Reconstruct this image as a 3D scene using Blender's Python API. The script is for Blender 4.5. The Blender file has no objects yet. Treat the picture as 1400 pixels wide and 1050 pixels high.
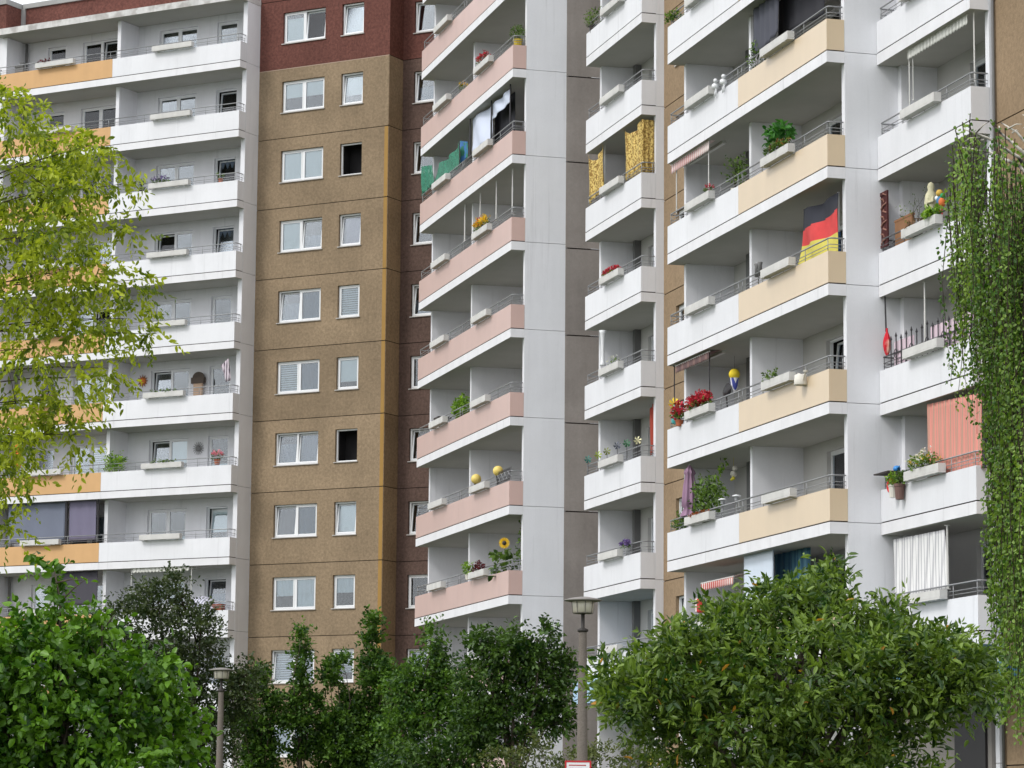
import bpy, math, random
import numpy as np
from mathutils import Vector, Matrix

S = bpy.context.scene
COL = S.collection
rnd = random.Random(7)
EYE = 1.7

# ------------------------------------------------------------------ camera
F_PX, PITCH, ROLL = 4093.57, math.radians(8.2275), math.radians(.4786)
cp, sp = math.cos(PITCH), math.sin(PITCH)
cr, sr = math.cos(ROLL), math.sin(ROLL)
U, V, FW = Vector((1, 0, 0)), Vector((0, -sp, cp)), Vector((0, cp, sp))
RIGHT, UP = cr*U + sr*V, -sr*U + cr*V
cam_d = bpy.data.cameras.new('camera')
cam = bpy.data.objects.new('camera', cam_d); COL.objects.link(cam)
m = Matrix((RIGHT, UP, -FW)).transposed().to_4x4(); m.translation = (0, 0, EYE)
cam.matrix_world = m
cam_d.sensor_width = 36; cam_d.lens = F_PX/1400*36; cam_d.clip_start = .5; cam_d.clip_end = 3000
S.camera = cam


def ray(x, y):
    return FW + RIGHT*((x-700)/F_PX) + UP*(-(y-525)/F_PX)


def px(x, y, Y):
    """world point seen at photo position x,y at ground distance Y"""
    d = ray(x, y); k = Y/d.y
    return Vector((d.x*k, Y, EYE + d.z*k))


# ------------------------------------------------------------------ facade frames
ANG = math.radians(-15.587)
class Frame:
    """s runs along the facade to the right, t runs into the building, z is height above ground"""
    def __init__(f, ang):
        f.xs = Vector((-math.sin(ang), -math.cos(ang), 0)); f.ys = Vector((math.cos(ang), -math.sin(ang), 0))
        f.rot = math.atan2(f.xs.y, f.xs.x)
    def w(f, s, t, z): return f.xs*s + f.ys*t + Vector((0, 0, z))
    def on_t(f, x, y, t):
        d = ray(x, y); k = t/(d.dot(f.ys)); p = d*k
        return p.dot(f.xs), p.z + EYE
    def on_s(f, x, y, s):
        d = ray(x, y); k = s/(d.dot(f.xs)); p = d*k
        return p.dot(f.ys), p.z + EYE
FB, FA = Frame(ANG), Frame(ANG - math.pi/4)

# ------------------------------------------------------------------ tags
def tag(o, label=None, cat=None, group=None, kind=None):
    if label: o['label'] = label
    if cat: o['category'] = cat
    if group: o['group'] = group
    if kind: o['kind'] = kind
    return o


def empty(name, loc, rz=0):
    o = bpy.data.objects.new(name, None); COL.objects.link(o)
    o.location = loc; o.rotation_euler = (0, 0, rz); o.empty_display_size = .3
    return o


# ------------------------------------------------------------------ mesh builder
class MB:
    def __init__(b): b.v = []; b.f = []; b.m = []; b.t = []; b.tint = .5
    def face(b, pts, mi=0, tint=None):
        n = len(b.v); b.v += [tuple(p) for p in pts]; b.f.append(tuple(range(n, n+len(pts)))); b.m.append(mi)
        b.t.append(b.tint if tint is None else tint)
    def box(b, x0, x1, y0, y1, z0, z1, mi=0):
        n = len(b.v)
        b.v += [(x, y, z) for z in (z0, z1) for y in (y0, y1) for x in (x0, x1)]
        for q in ((0, 2, 3, 1), (4, 5, 7, 6), (0, 1, 5, 4), (2, 6, 7, 3), (0, 4, 6, 2), (1, 3, 7, 5)):
            b.f.append(tuple(n+i for i in q)); b.m.append(mi); b.t.append(b.tint)
        return b
    def tube(b, pts, r, n=6, mi=0, cap=True):
        pts = [Vector(p) for p in pts]
        rs = r if isinstance(r, (list, tuple)) else [r]*len(pts)
        base = len(b.v); ref = None
        for i, p in enumerate(pts):
            d = (pts[min(i+1, len(pts)-1)] - pts[max(i-1, 0)]).normalized()
            if ref is None: ref = Vector((1, 0, 0)) if abs(d.x) < .8 else Vector((0, 1, 0))
            a = (ref - d*ref.dot(d)).normalized(); ref = a; c = d.cross(a)
            for k in range(n):
                th = 2*math.pi*k/n; b.v.append(tuple(p + (a*math.cos(th) + c*math.sin(th))*rs[i]))
        for i in range(len(pts)-1):
            for k in range(n):
                b.f.append((base+i*n+k, base+i*n+(k+1) % n, base+(i+1)*n+(k+1) % n, base+(i+1)*n+k)); b.m.append(mi); b.t.append(b.tint)
        if cap:
            b.f.append(tuple(base+k for k in range(n))[::-1]); b.m.append(mi); b.t.append(b.tint)
            e = base+(len(pts)-1)*n
            b.f.append(tuple(e+k for k in range(n))); b.m.append(mi); b.t.append(b.tint)
        return b
    def lathe(b, prof, c=(0, 0, 0), n=14, mi=0):
        base = len(b.v); c = Vector(c)
        for r, z in prof:
            for k in range(n):
                th = 2*math.pi*k/n; b.v.append((c.x+r*math.cos(th), c.y+r*math.sin(th), c.z+z))
        for i in range(len(prof)-1):
            for k in range(n):
                b.f.append((base+i*n+k, base+i*n+(k+1) % n, base+(i+1)*n+(k+1) % n, base+(i+1)*n+k)); b.m.append(mi); b.t.append(b.tint)
        b.f.append(tuple(base+k for k in range(n))[::-1]); b.m.append(mi); b.t.append(b.tint)
        e = base+(len(prof)-1)*n
        b.f.append(tuple(e+k for k in range(n))); b.m.append(mi); b.t.append(b.tint)
        return b
    def ball(b, c, r, n=12, mi=0, sz=1.0):
        prof = [(max(.001, r*math.sin(math.pi*i/8)), -r*sz*math.cos(math.pi*i/8)) for i in range(9)]
        return b.lathe(prof, c, n, mi)
    def grid(b, fn, nu, nv, mi=0):
        """fn(u,v) -> point (or point, material)"""
        base = len(b.v)
        for j in range(nv+1):
            for i in range(nu+1): b.v.append(tuple(fn(i/nu, j/nv)))
        for j in range(nv):
            for i in range(nu):
                a = base + j*(nu+1)+i
                b.f.append((a, a+1, a+nu+2, a+nu+1)); b.m.append(mi((i+.5)/nu, (j+.5)/nv) if callable(mi) else mi); b.t.append(b.tint)
        return b
    def build(b, name, mats, parent=None, smooth=False, solid=0, bevel=0):
        me = bpy.data.meshes.new(name); me.from_pydata(b.v, [], b.f)
        mats = mats if isinstance(mats, (list, tuple)) else [mats]
        for q in mats: me.materials.append(q)
        me.polygons.foreach_set('material_index', b.m)
        at = me.attributes.new('tint', 'FLOAT', 'FACE'); at.data.foreach_set('value', b.t)
        if smooth: me.polygons.foreach_set('use_smooth', [True]*len(b.f))
        me.update()
        o = bpy.data.objects.new(name, me); COL.objects.link(o)
        if parent: o.parent = parent
        if solid:
            s = o.modifiers.new('solid', 'SOLIDIFY'); s.thickness = solid; s.offset = 0
        if bevel:
            s = o.modifiers.new('bevel', 'BEVEL'); s.width = bevel; s.segments = 2; s.limit_method = 'ANGLE'
        return o


# ------------------------------------------------------------------ materials
MATS = {}
def _n(nt, t, **kw):
    n = nt.nodes.new(t)
    for k, v in kw.items(): setattr(n, k, v)
    return n


def lin(c):
    f = lambda u: (u/12.92 if u <= .04045 else ((u+.055)/1.055)**2.4)
    return tuple(f(u/255) for u in c)


def mk(name, col, rough=.75, spec=.4, var=.07, scale=1.2, grain=0, gscale=14, streak=0, bump=0, tintvar=0, metal=0, stripes=None, srgb=True, spots=None, coat=0, alpha=1, drip=0):
    if name in MATS: return MATS[name]
    c = lin(col) if srgb else col
    ma = bpy.data.materials.new(name); ma.use_nodes = True; nt = ma.node_tree
    bs = nt.nodes['Principled BSDF']; L = nt.links.new
    bs.inputs['Roughness'].default_value = rough; bs.inputs['Specular IOR Level'].default_value = spec; bs.inputs['Metallic'].default_value = metal
    if alpha < 1: bs.inputs['Alpha'].default_value = alpha
    if coat: bs.inputs['Coat Weight'].default_value = coat; bs.inputs['Coat Roughness'].default_value = .4
    tc = _n(nt, 'ShaderNodeTexCoord')
    cur = None
    def mulv(fac_socket, lo, hi):
        nonlocal cur
        mr = _n(nt, 'ShaderNodeMapRange'); mr.inputs['To Min'].default_value = lo; mr.inputs['To Max'].default_value = hi
        mr.inputs['From Min'].default_value = .25; mr.inputs['From Max'].default_value = .75
        L(fac_socket, mr.inputs['Value'])
        mx = _n(nt, 'ShaderNodeVectorMath', operation='SCALE'); L(cur, mx.inputs[0]); L(mr.outputs[0], mx.inputs['Scale']); cur = mx.outputs[0]
    rgb = _n(nt, 'ShaderNodeRGB'); rgb.outputs[0].default_value = (*c, 1); cur = rgb.outputs[0]
    if stripes:
        # stripes = (colour2, period in m, share)
        sx = _n(nt, 'ShaderNodeSeparateXYZ'); L(tc.outputs['Object'], sx.inputs[0])
        dv = _n(nt, 'ShaderNodeMath', operation='DIVIDE'); L(sx.outputs[0], dv.inputs[0]); dv.inputs[1].default_value = stripes[1]
        fr = _n(nt, 'ShaderNodeMath', operation='FRACT'); L(dv.outputs[0], fr.inputs[0])
        gt = _n(nt, 'ShaderNodeMath', operation='LESS_THAN'); L(fr.outputs[0], gt.inputs[0]); gt.inputs[1].default_value = stripes[2]
        mx = _n(nt, 'ShaderNodeMix', data_type='RGBA'); L(gt.outputs[0], mx.inputs[0]); L(cur, mx.inputs[6]); mx.inputs[7].default_value = (*lin(stripes[0]), 1); cur = mx.outputs[2]
    if spots:
        vo = _n(nt, 'ShaderNodeTexNoise'); vo.inputs['Scale'].default_value = spots[1]; vo.inputs['Detail'].default_value = 3; L(tc.outputs['Object'], vo.inputs[0])
        rp = _n(nt, 'ShaderNodeMapRange'); rp.inputs['From Min'].default_value = .47; rp.inputs['From Max'].default_value = .56; L(vo.outputs[0], rp.inputs[0])
        mx = _n(nt, 'ShaderNodeMix', data_type='RGBA'); L(rp.outputs[0], mx.inputs[0]); L(cur, mx.inputs[6]); mx.inputs[7].default_value = (*lin(spots[0]), 1); cur = mx.outputs[2]
    if var:
        no = _n(nt, 'ShaderNodeTexNoise'); no.inputs['Scale'].default_value = scale; no.inputs['Detail'].default_value = 5; no.inputs['Roughness'].default_value = .6
        L(tc.outputs['Object'], no.inputs[0]); mulv(no.outputs[0], 1-var, 1+var)
    if streak:
        mp = _n(nt, 'ShaderNodeMapping'); mp.inputs['Scale'].default_value = (2.3, 2.3, .22); L(tc.outputs['Object'], mp.inputs[0])
        no = _n(nt, 'ShaderNodeTexNoise'); no.inputs['Scale'].default_value = 1; no.inputs['Detail'].default_value = 4; no.inputs['Roughness'].default_value = .65; L(mp.outputs[0], no.inputs[0])
        mulv(no.outputs[0], 1-streak, 1+streak*.4)
    if drip:
        mp = _n(nt, 'ShaderNodeMapping'); mp.inputs['Scale'].default_value = (3.2, 3.2, .16); mp.inputs['Location'].default_value = (1.3, 4.1, .7); L(tc.outputs['Object'], mp.inputs[0])
        no = _n(nt, 'ShaderNodeTexNoise'); no.inputs['Scale'].default_value = 1.4; no.inputs['Detail'].default_value = 6; no.inputs['Roughness'].default_value = .7; L(mp.outputs[0], no.inputs[0])
        mr = _n(nt, 'ShaderNodeMapRange'); mr.inputs['From Min'].default_value = .58; mr.inputs['From Max'].default_value = .74; mr.inputs['To Min'].default_value = 1; mr.inputs['To Max'].default_value = 1-drip; L(no.outputs[0], mr.inputs['Value'])
        mx = _n(nt, 'ShaderNodeVectorMath', operation='SCALE'); L(cur, mx.inputs[0]); L(mr.outputs[0], mx.inputs['Scale']); cur = mx.outputs[0]
    gs = None
    if grain:
        no = _n(nt, 'ShaderNodeTexNoise'); no.inputs['Scale'].default_value = gscale; no.inputs['Detail'].default_value = 4; no.inputs['Roughness'].default_value = .7
        L(tc.outputs['Object'], no.inputs[0]); mulv(no.outputs[0], 1-grain, 1+grain); gs = no.outputs[0]
    if tintvar:
        a = _n(nt, 'ShaderNodeAttribute', attribute_name='tint')
        mr = _n(nt, 'ShaderNodeMapRange'); mr.inputs['To Min'].default_value = 1-tintvar; mr.inputs['To Max'].default_value = 1+tintvar
        L(a.outputs['Fac'], mr.inputs['Value'])
        mx = _n(nt, 'ShaderNodeVectorMath', operation='SCALE'); L(cur, mx.inputs[0]); L(mr.outputs[0], mx.inputs['Scale']); cur = mx.outputs[0]
    L(cur, bs.inputs['Base Color'])
    if bump and gs:
        bp = _n(nt, 'ShaderNodeBump'); bp.inputs['Strength'].default_value = bump; bp.inputs['Distance'].default_value = .02; L(gs, bp.inputs['Height']); L(bp.outputs[0], bs.inputs['Normal'])
    MATS[name] = ma
    return ma


def leafmat(name, c0, c1, c2=None, rough=.45, trans=.35, spec=.4):
    """leaf colours from the per-leaf tint attribute"""
    ma = bpy.data.materials.new(name); ma.use_nodes = True; nt = ma.node_tree; L = nt.links.new
    bs = nt.nodes['Principled BSDF']; out = nt.nodes['Material Output']
    a = _n(nt, 'ShaderNodeAttribute', attribute_name='tint')
    cr_ = _n(nt, 'ShaderNodeValToRGB'); e = cr_.color_ramp.elements
    e[0].color = (*c0, 1); e[0].position = 0; e[1].color = (*c1, 1); e[1].position = .9
    if c2:
        k = e.new(.975); k.color = (*c1, 1); k = e.new(.985); k.color = (*c2, 1)
    L(a.outputs['Fac'], cr_.inputs[0]); L(cr_.outputs[0], bs.inputs['Base Color'])
    bs.inputs['Roughness'].default_value = rough; bs.inputs['Specular IOR Level'].default_value = spec
    tr = _n(nt, 'ShaderNodeBsdfTranslucent')
    mu = _n(nt, 'ShaderNodeMix', data_type='RGBA', blend_type='MULTIPLY'); mu.inputs[0].default_value = 1; L(cr_.outputs[0], mu.inputs[6]); mu.inputs[7].default_value = (1.0, 1.0, .45, 1)
    sc = _n(nt, 'ShaderNodeVectorMath', operation='SCALE'); sc.inputs['Scale'].default_value = 1.6; L(mu.outputs[2], sc.inputs[0]); L(sc.outputs[0], tr.inputs[0])
    mx = _n(nt, 'ShaderNodeMixShader'); mx.inputs[0].default_value = trans; L(bs.outputs[0], mx.inputs[1]); L(tr.outputs[0], mx.inputs[2]); L(mx.outputs[0], out.inputs[0])
    return ma


def glass(name, tint=(.9, .93, .94), ior=1.6):
    ma = bpy.data.materials.new(name); ma.use_nodes = True; nt = ma.node_tree; L = nt.links.new
    nt.nodes.remove(nt.nodes['Principled BSDF']); out = nt.nodes['Material Output']
    fr = _n(nt, 'ShaderNodeFresnel'); fr.inputs[0].default_value = ior
    t = _n(nt, 'ShaderNodeBsdfTransparent'); t.inputs[0].default_value = (*tint, 1)
    g = _n(nt, 'ShaderNodeBsdfGlossy'); g.inputs['Roughness'].default_value = .02; g.inputs[0].default_value = (.95, .97, 1, 1)
    mx = _n(nt, 'ShaderNodeMixShader'); L(fr.outputs[0], mx.inputs[0]); L(t.outputs[0], mx.inputs[1]); L(g.outputs[0], mx.inputs[2]); L(mx.outputs[0], out.inputs[0])
    MATS[name] = ma
    return ma


WHITE = mk('white_facade_paint', (224, 225, 229), rough=.6, spec=.4, var=.05, scale=.7, streak=.05, tintvar=.03, grain=.02, gscale=25, drip=.16)
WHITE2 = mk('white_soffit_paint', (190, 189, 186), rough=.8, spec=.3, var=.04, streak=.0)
SOFFIT = mk('shade_toned_soffit', (172, 171, 164), rough=.85, spec=.2, var=.05)  # white slab paint darkened, shade under the slabs put into its colour
SLABW = mk('white_slab_edge_paint', (224, 224, 227), rough=.6, spec=.4, var=.06, scale=2, streak=.04, drip=.22)
ROOFEDGE = mk('weathered_roof_edge', (206, 205, 203), rough=.8, var=.14, scale=1.6, grain=.1, gscale=6, streak=.2, spots=((176, 173, 170), 1.3))
ORANGE = mk('orange_facade_paint', (207, 165, 116), rough=.6, spec=.35, var=.05, streak=.05)
PINK = mk('pink_facade_paint', (203, 172, 163), rough=.45, spec=.5, coat=.8, var=.04, streak=.05)
YELLOW = mk('cream_yellow_paint', (212, 191, 160), rough=.45, spec=.5, coat=.8, var=.03, streak=.04)
BROWN = mk('brown_pebble_concrete', (144, 126, 103), rough=.9, spec=.2, drip=.16, var=.2, scale=.55, grain=.28, gscale=9, streak=.07, bump=.5, tintvar=.11)
RED = mk('red_pebble_concrete', (101, 65, 58), rough=.9, spec=.2, var=.16, scale=.6, grain=.42, gscale=9, bump=.5, streak=.06, tintvar=.05)
MAUVE = mk('mauve_pebble_concrete', (95, 77, 70), rough=.9, spec=.2, var=.18, scale=.6, grain=.42, gscale=9, bump=.5, streak=.06, tintvar=.06)
TAN = mk('tan_pebble_concrete', (148, 127, 102), rough=.9, spec=.2, var=.10, scale=.6, grain=.22, gscale=13, bump=.5, streak=.06, tintvar=.05)
OCHRE = mk('ochre_corner_paint', (160, 124, 62), rough=.7, var=.1, streak=.1)
GREYCON = mk('grey_concrete', (146, 139, 134), rough=.9, spec=.2, var=.15, scale=.7, grain=.08, gscale=12, streak=.12, tintvar=.06)
GREYBASE = mk('grey_ground_floor_render', (128, 124, 120), rough=.9, spec=.2, var=.1)
SEAL = mk('dark_joint_sealant', (52, 44, 40), rough=.9, spec=.2, var=.05)
LIGHTSEAL = mk('pale_joint_strip', (172, 152, 136), rough=.9, spec=.2, var=.05)
GREYSEAL = mk('grey_joint_line', (140, 140, 142), rough=.9, spec=.2, var=.05)
ROOM = mk('painted_room_shade', (44, 43, 44), rough=.9, spec=.1, var=.2)  # near-black colour stands in for the shade of a deep, unlit room
PVC = mk('white_window_plastic', (228, 230, 232), rough=.35, spec=.5, var=.02)
DARKFRAME = mk('dark_window_frame', (60, 56, 54), rough=.5)
SILL = mk('zinc_sill', (176, 172, 168), rough=.5, var=.06)
RAILM = mk('pale_steel_rail', (146, 148, 150), rough=.4, spec=.5, var=.06, metal=.3)
RAILD = mk('dark_steel_rail', (96, 96, 98), rough=.5, var=.08, metal=.2)
PLANTER = mk('pale_planter_concrete', (204, 203, 200), rough=.85, var=.1, scale=3, streak=.08)
SOIL = mk('soil', (60, 48, 38), rough=1, var=.2)
PIPE = mk('grey_pipe', (110, 110, 110), rough=.6)
BLINDW = mk('white_blind', (222, 232, 234), rough=.8, var=.03)
BLINDS = mk('slatted_blind', (222, 230, 236), rough=.7, var=.02)
CURT = mk('pale_curtain', (204, 216, 222), rough=.9, var=.1, scale=3)
CURTB = mk('blue_grey_curtain', (96, 110, 126), rough=.9, var=.08)
CURTL = mk('lavender_curtain', (150, 146, 164), rough=.9, var=.08)
GLASS = glass('window_glass')
COPING = mk('grey_coping', (150, 150, 148), rough=.6, var=.08, streak=.1)
BLUEPANEL = mk('light_blue_panel', (168, 200, 226), rough=.5, var=.05)
TEALPANEL = mk('teal_blue_fascia', (62, 118, 146), rough=.5, var=.05)
DOORDARK = mk('dark_door_paint', (34, 32, 34), rough=.5)
BARK = mk('bark', (92, 84, 74), rough=.95, spec=.1, var=.25, scale=6, grain=.25, gscale=20)
BARKD = mk('dark_bark', (66, 58, 50), rough=.95, spec=.1, var=.25, scale=6, grain=.25, gscale=20)
POSTCON = mk('lamp_post_concrete', (114, 107, 100), rough=.9, spec=.2, var=.1, grain=.25, gscale=45)

# ------------------------------------------------------------------ walls, windows, balconies
def wall_panel(b, x0, x1, z0, z1, y, holes, mi=0, rev=.14, room=.75, mroom=1, mrev=None, edge=0):
    """front face at y (facing -y) with rectangular holes; reveals and a shallow box coloured dark as room shade behind each hole"""
    mrev = mi if mrev is None else mrev
    xs = sorted({x0, x1, *[h[0] for h in holes], *[h[1] for h in holes]}); zs = sorted({z0, z1, *[h[2] for h in holes], *[h[3] for h in holes]})
    for i in range(len(xs)-1):
        for j in range(len(zs)-1):
            cx, cz = (xs[i]+xs[i+1])/2, (zs[j]+zs[j+1])/2
            if any(h[0] < cx < h[1] and h[2] < cz < h[3] for h in holes): continue
            b.face([(xs[i], y, zs[j]), (xs[i+1], y, zs[j]), (xs[i+1], y, zs[j+1]), (xs[i], y, zs[j+1])], mi)
    for hx0, hx1, hz0, hz1 in holes:
        def ring(a0, a1, c0, c1, ya, yb, mm):
            b.face([(a0, ya, c0), (a0, ya, c1), (a0, yb, c1), (a0, yb, c0)][::-1], mm)
            b.face([(a1, ya, c0), (a1, ya, c1), (a1, yb, c1), (a1, yb, c0)], mm)
            b.face([(a0, ya, c1), (a1, ya, c1), (a1, yb, c1), (a0, yb, c1)], mm)
            b.face([(a0, ya, c0), (a1, ya, c0), (a1, yb, c0), (a0, yb, c0)][::-1], mm)
        ring(hx0, hx1, hz0, hz1, y, y+rev, mrev)
        ring(hx0, hx1, hz0, hz1, y+rev, y+room, mroom)
        b.face([(hx0, y+room, hz0), (hx1, y+room, hz0), (hx1, y+room, hz1), (hx0, y+room, hz1)], mroom)
    if edge:
        for za in (z0, z1): b.face([(x0, y, za), (x1, y, za), (x1, y+edge, za), (x0, y+edge, za)], mi)


def facade(name, root, x0, x1, zj, y, holes_of, mats, mat_of, seal_of, gap=.014, zbot=0):
    """storey-high panels with real joints between them; zj = joint heights"""
    b = MB()
    zz = [zbot] + [z for z in zj if z > zbot]
    for k in range(len(zz)-1):
        b.tint = rnd.random()
        wall_panel(b, x0, x1, zz[k]+(gap if k else 0), zz[k+1]-gap, y, [h for h in holes_of if zz[k] < (h[2]+h[3])/2 < zz[k+1]], mat_of(zz[k]), mroom=len(mats)-1, edge=.03)
        s = seal_of(zz[k+1]); d = .004 if s[1] else .028
        b.face([(x0, y+d, zz[k+1]-gap-.01), (x1, y+d, zz[k+1]-gap-.01), (x1, y+d, zz[k+1]+gap+.01), (x0, y+d, zz[k+1]+gap+.01)], s[0])
    return b.build(name, mats, root)


def ringbox(b, x0, x1, z0, z1, w, ya, yb, tf=None, mi=0):
    """rectangular frame; tf maps points (for a tilted sash)"""
    n0 = len(b.v)
    b.box(x0, x0+w, ya, yb, z0, z1, mi); b.box(x1-w, x1, ya, yb, z0, z1, mi)
    b.box(x0+w, x1-w, ya, yb, z0, z0+w, mi); b.box(x0+w, x1-w, ya, yb, z1-w, z1, mi)
    if tf: b.v[n0:] = [tf(p) for p in b.v[n0:]]


def window(root, x0, x1, z0, z1, y, leaves=(0,), blind=None, sill=True, name='window', frame=None, rev=.10, opened=()):
    """leaves: tilt angle in degrees per sash; blind: list per sash of None / (kind, from, to)"""
    frame = frame or PVC
    b = MB(); yf = y+rev
    g = .006
    ringbox(b, x0+g, x1-g, z0+g, z1-g, .055, yf, yf+.07)
    n = len(leaves); w = (x1-x0-2*g-.11)/n
    for i in range(1, n): b.box(x0+g+.055+w*i-.03, x0+g+.055+w*i+.03, yf+.002, yf+.068, z0+g+.055, z1-g-.055)
    fr = b.build(name, frame, root)
    for i, tilt in enumerate(leaves):
        sx0 = x0+g+.055+w*i+(.034 if i else .004); sx1 = x0+g+.055+w*(i+1)-(.034 if i < n-1 else .004)
        sz0, sz1 = z0+g+.06, z1-g-.06
        if i in opened: continue
        th = math.radians(tilt)
        def tf(p, z0=sz0, y0=yf+.02):
            dy, dz = p[1]-y0, p[2]-z0
            return (p[0], y0+dy*math.cos(th)+dz*math.sin(th), z0+dz*math.cos(th)-dy*math.sin(th))
        s = MB(); ringbox(s, sx0, sx1, sz0, sz1, .05, yf-.004, yf+.05, tf); s.build('sash', frame, fr)
        p = MB(); p.box(sx0+.048, sx1-.048, yf+.018, yf+.026, sz0+.048, sz1-.048); p.v = [tf(q) for q in p.v]; p.build('pane', GLASS, fr)
        bl = blind[i] if blind and i < len(blind) else None
        if bl:
            kind, f0, f1 = bl; q = MB(); yb = yf+.21 if tilt else yf+.075
            bx0, bx1 = sx0-.03, sx1+.03; bz0, bz1 = sz0+(sz1-sz0)*f0-.03, sz0+(sz1-sz0)*f1+.05
            if kind == 'slat':
                k = max(3, int((bz1-bz0)/.085))
                for j in range(k):
                    za = bz0+(bz1-bz0)*j/k; q.face([(bx0, yb+.03, za), (bx1, yb+.03, za), (bx1, yb, za+(bz1-bz0)/k*.72), (bx0, yb, za+(bz1-bz0)/k*.72)])
                q.build('blind', BLINDS, fr)
            else:
                mt = {'w': BLINDW, 'c': CURT, 'b': CURTB, 'l': CURTL}[kind]
                fo = rnd.random()*6; amp = .012 if kind != 'w' else .001
                q.grid(lambda u, v: (bx0+(bx1-bx0)*u, yb+amp*math.sin(u*26+fo), bz0+(bz1-bz0)*v), 24, 1)
                q.build('blind' if kind == 'w' else 'curtain', mt, fr)
    if sill:
        q = MB(); q.box(x0-.04, x1+.04, y-.05, y+rev+.01, z0-.03, z0+.004); q.build('sill', SILL if sill is True else sill, fr)
    return fr


def balcony(root, s0, s1, tf, tb, h, mat, planter=True, lfree=True, rfree=True, over=.45, dark=False, pmat=None):
    """slab with parapet, tubular railing and hanging planter; h = slab top"""
    rm = RAILD if dark else RAILM
    b = MB()
    b.box(s0, s1, tf, tf+over, h-.27, h, 0)
    b.box(s0+(.008 if lfree else 0), s1-(.008 if rfree else 0), tf+over, tb, h-.268, h-.004, 0)
    b.box(s0+.02, s1-.02, tf+.025, tf+.09, h, h+.03, 1)
    if rfree: b.box(s1-.085, s1-.02, tf+.09, tf+over-.002, h, h+.03, 1)
    if lfree: b.box(s0+.02, s0+.085, tf+.09, tf+over-.002, h, h+.03, 1)
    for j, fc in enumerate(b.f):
        if all(abs(b.v[i][2]-(h-.27)) < .004 for i in fc): b.m[j] = 2  # undersides take the shade-toned copy of the slab paint
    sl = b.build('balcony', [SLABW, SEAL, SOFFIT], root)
    b = MB(); e0 = s0+.001; e1 = s1-.001; w_ = .11; y0_, y1_ = tf+.0015, tf+over-.003
    poly = [(e0, y0_), (e1, y0_)]
    poly += [(e1, y1_), (e1-w_, y1_), (e1-w_, y0_+w_)] if rfree else [(e1, y0_+w_)]
    poly += [(e0+w_, y0_+w_), (e0+w_, y1_), (e0, y1_)] if lfree else [(e0, y0_+w_)]
    for j in range(len(poly)):
        p, q = poly[j], poly[(j+1) % len(poly)]; b.face([(*p, h+.03), (*q, h+.03), (*q, h+.78), (*p, h+.78)])
    b.face([(*p, h+.78) for p in poly]); b.face([(*p, h+.03) for p in poly[::-1]])
    b.tint = rnd.random(); b.t = [b.tint]*len(b.f)
    b.build('parapet', mat, sl, bevel=.012)
    b = MB(); y = tf+.055; a0, a1 = s0+.055, s1-.055
    def run(z, r):
        pts = []
        if lfree: pts += [(a0, tf+over-.02, z), (a0, y+.06, z), (a0+.02, y+.02, z), (a0+.06, y, z)]
        else: pts += [(s0+.003, y, z)]
        if rfree: pts += [(a1-.06, y, z), (a1-.02, y+.02, z), (a1, y+.06, z), (a1, tf+over-.02, z)]
        else: pts += [(s1-.003, y, z)]
        b.tube(pts, r, 6)
    run(h+1.10, .019); run(h+.95, .010); run(h+.87, .008)
    n = 5
    for i in range(n):
        x = a0+.09+(a1-a0-.18)*i/(n-1); b.tube([(x, y, h+.775), (x, y, h+1.1)], .011, 5)
    for f, e in ((lfree, a0), (rfree, a1)):
        if f: b.tube([(e, tf+over-.08, h+.775), (e, tf+over-.08, h+1.1)], .011, 5)
    b.build('railing', rm, sl, smooth=True)
    if planter:
        c = (s0+s1)/2 if planter is True else planter; w = .97; b = MB()
        b.box(c-w, c+w, tf-.20, tf-.01, h+.79, h+.83)
        b.box(c-w, c+w, tf-.20, tf-.17, h+.83, h+1.0); b.box(c-w, c+w, tf-.04, tf-.01, h+.83, h+1.0)
        b.box(c-w, c-w+.03, tf-.17, tf-.04, h+.83, h+1.0); b.box(c+w-.03, c+w, tf-.17, tf-.04, h+.83, h+1.0)
        b.face([(c-w+.03, tf-.17, h+.97), (c+w-.03, tf-.17, h+.97), (c+w-.03, tf-.04, h+.97), (c-w+.03, tf-.04, h+.97)], 1)
        for e in (-.75, .75): b.box(c+e-.02, c+e+.02, tf-.2, tf+.05, h+.772, h+.79)
        b.build('planter_box', [pmat or PLANTER, SOIL], sl, bevel=.006)
    return sl


def partition(root, s0, s1, t0, t1, joints, mat=None, name='partition_wall'):
    b = MB()
    for k in range(len(joints)-1): b.box(s0, s1, t0, t1, joints[k]+(.007 if k else 0), joints[k+1]-.007)
    return b.build(name, mat or WHITE, root)

#PART2
# ------------------------------------------------------------------ the three blocks
def finish(root, s0, t0):
    for c in root.children: c.location = (-s0, -t0, 0)
HA = lambda k: 11.48+2.8*k
HB = lambda k: 8.523+2.8*k
HW = lambda k: 8.474+2.8*k
rr = random.Random(11)

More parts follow.
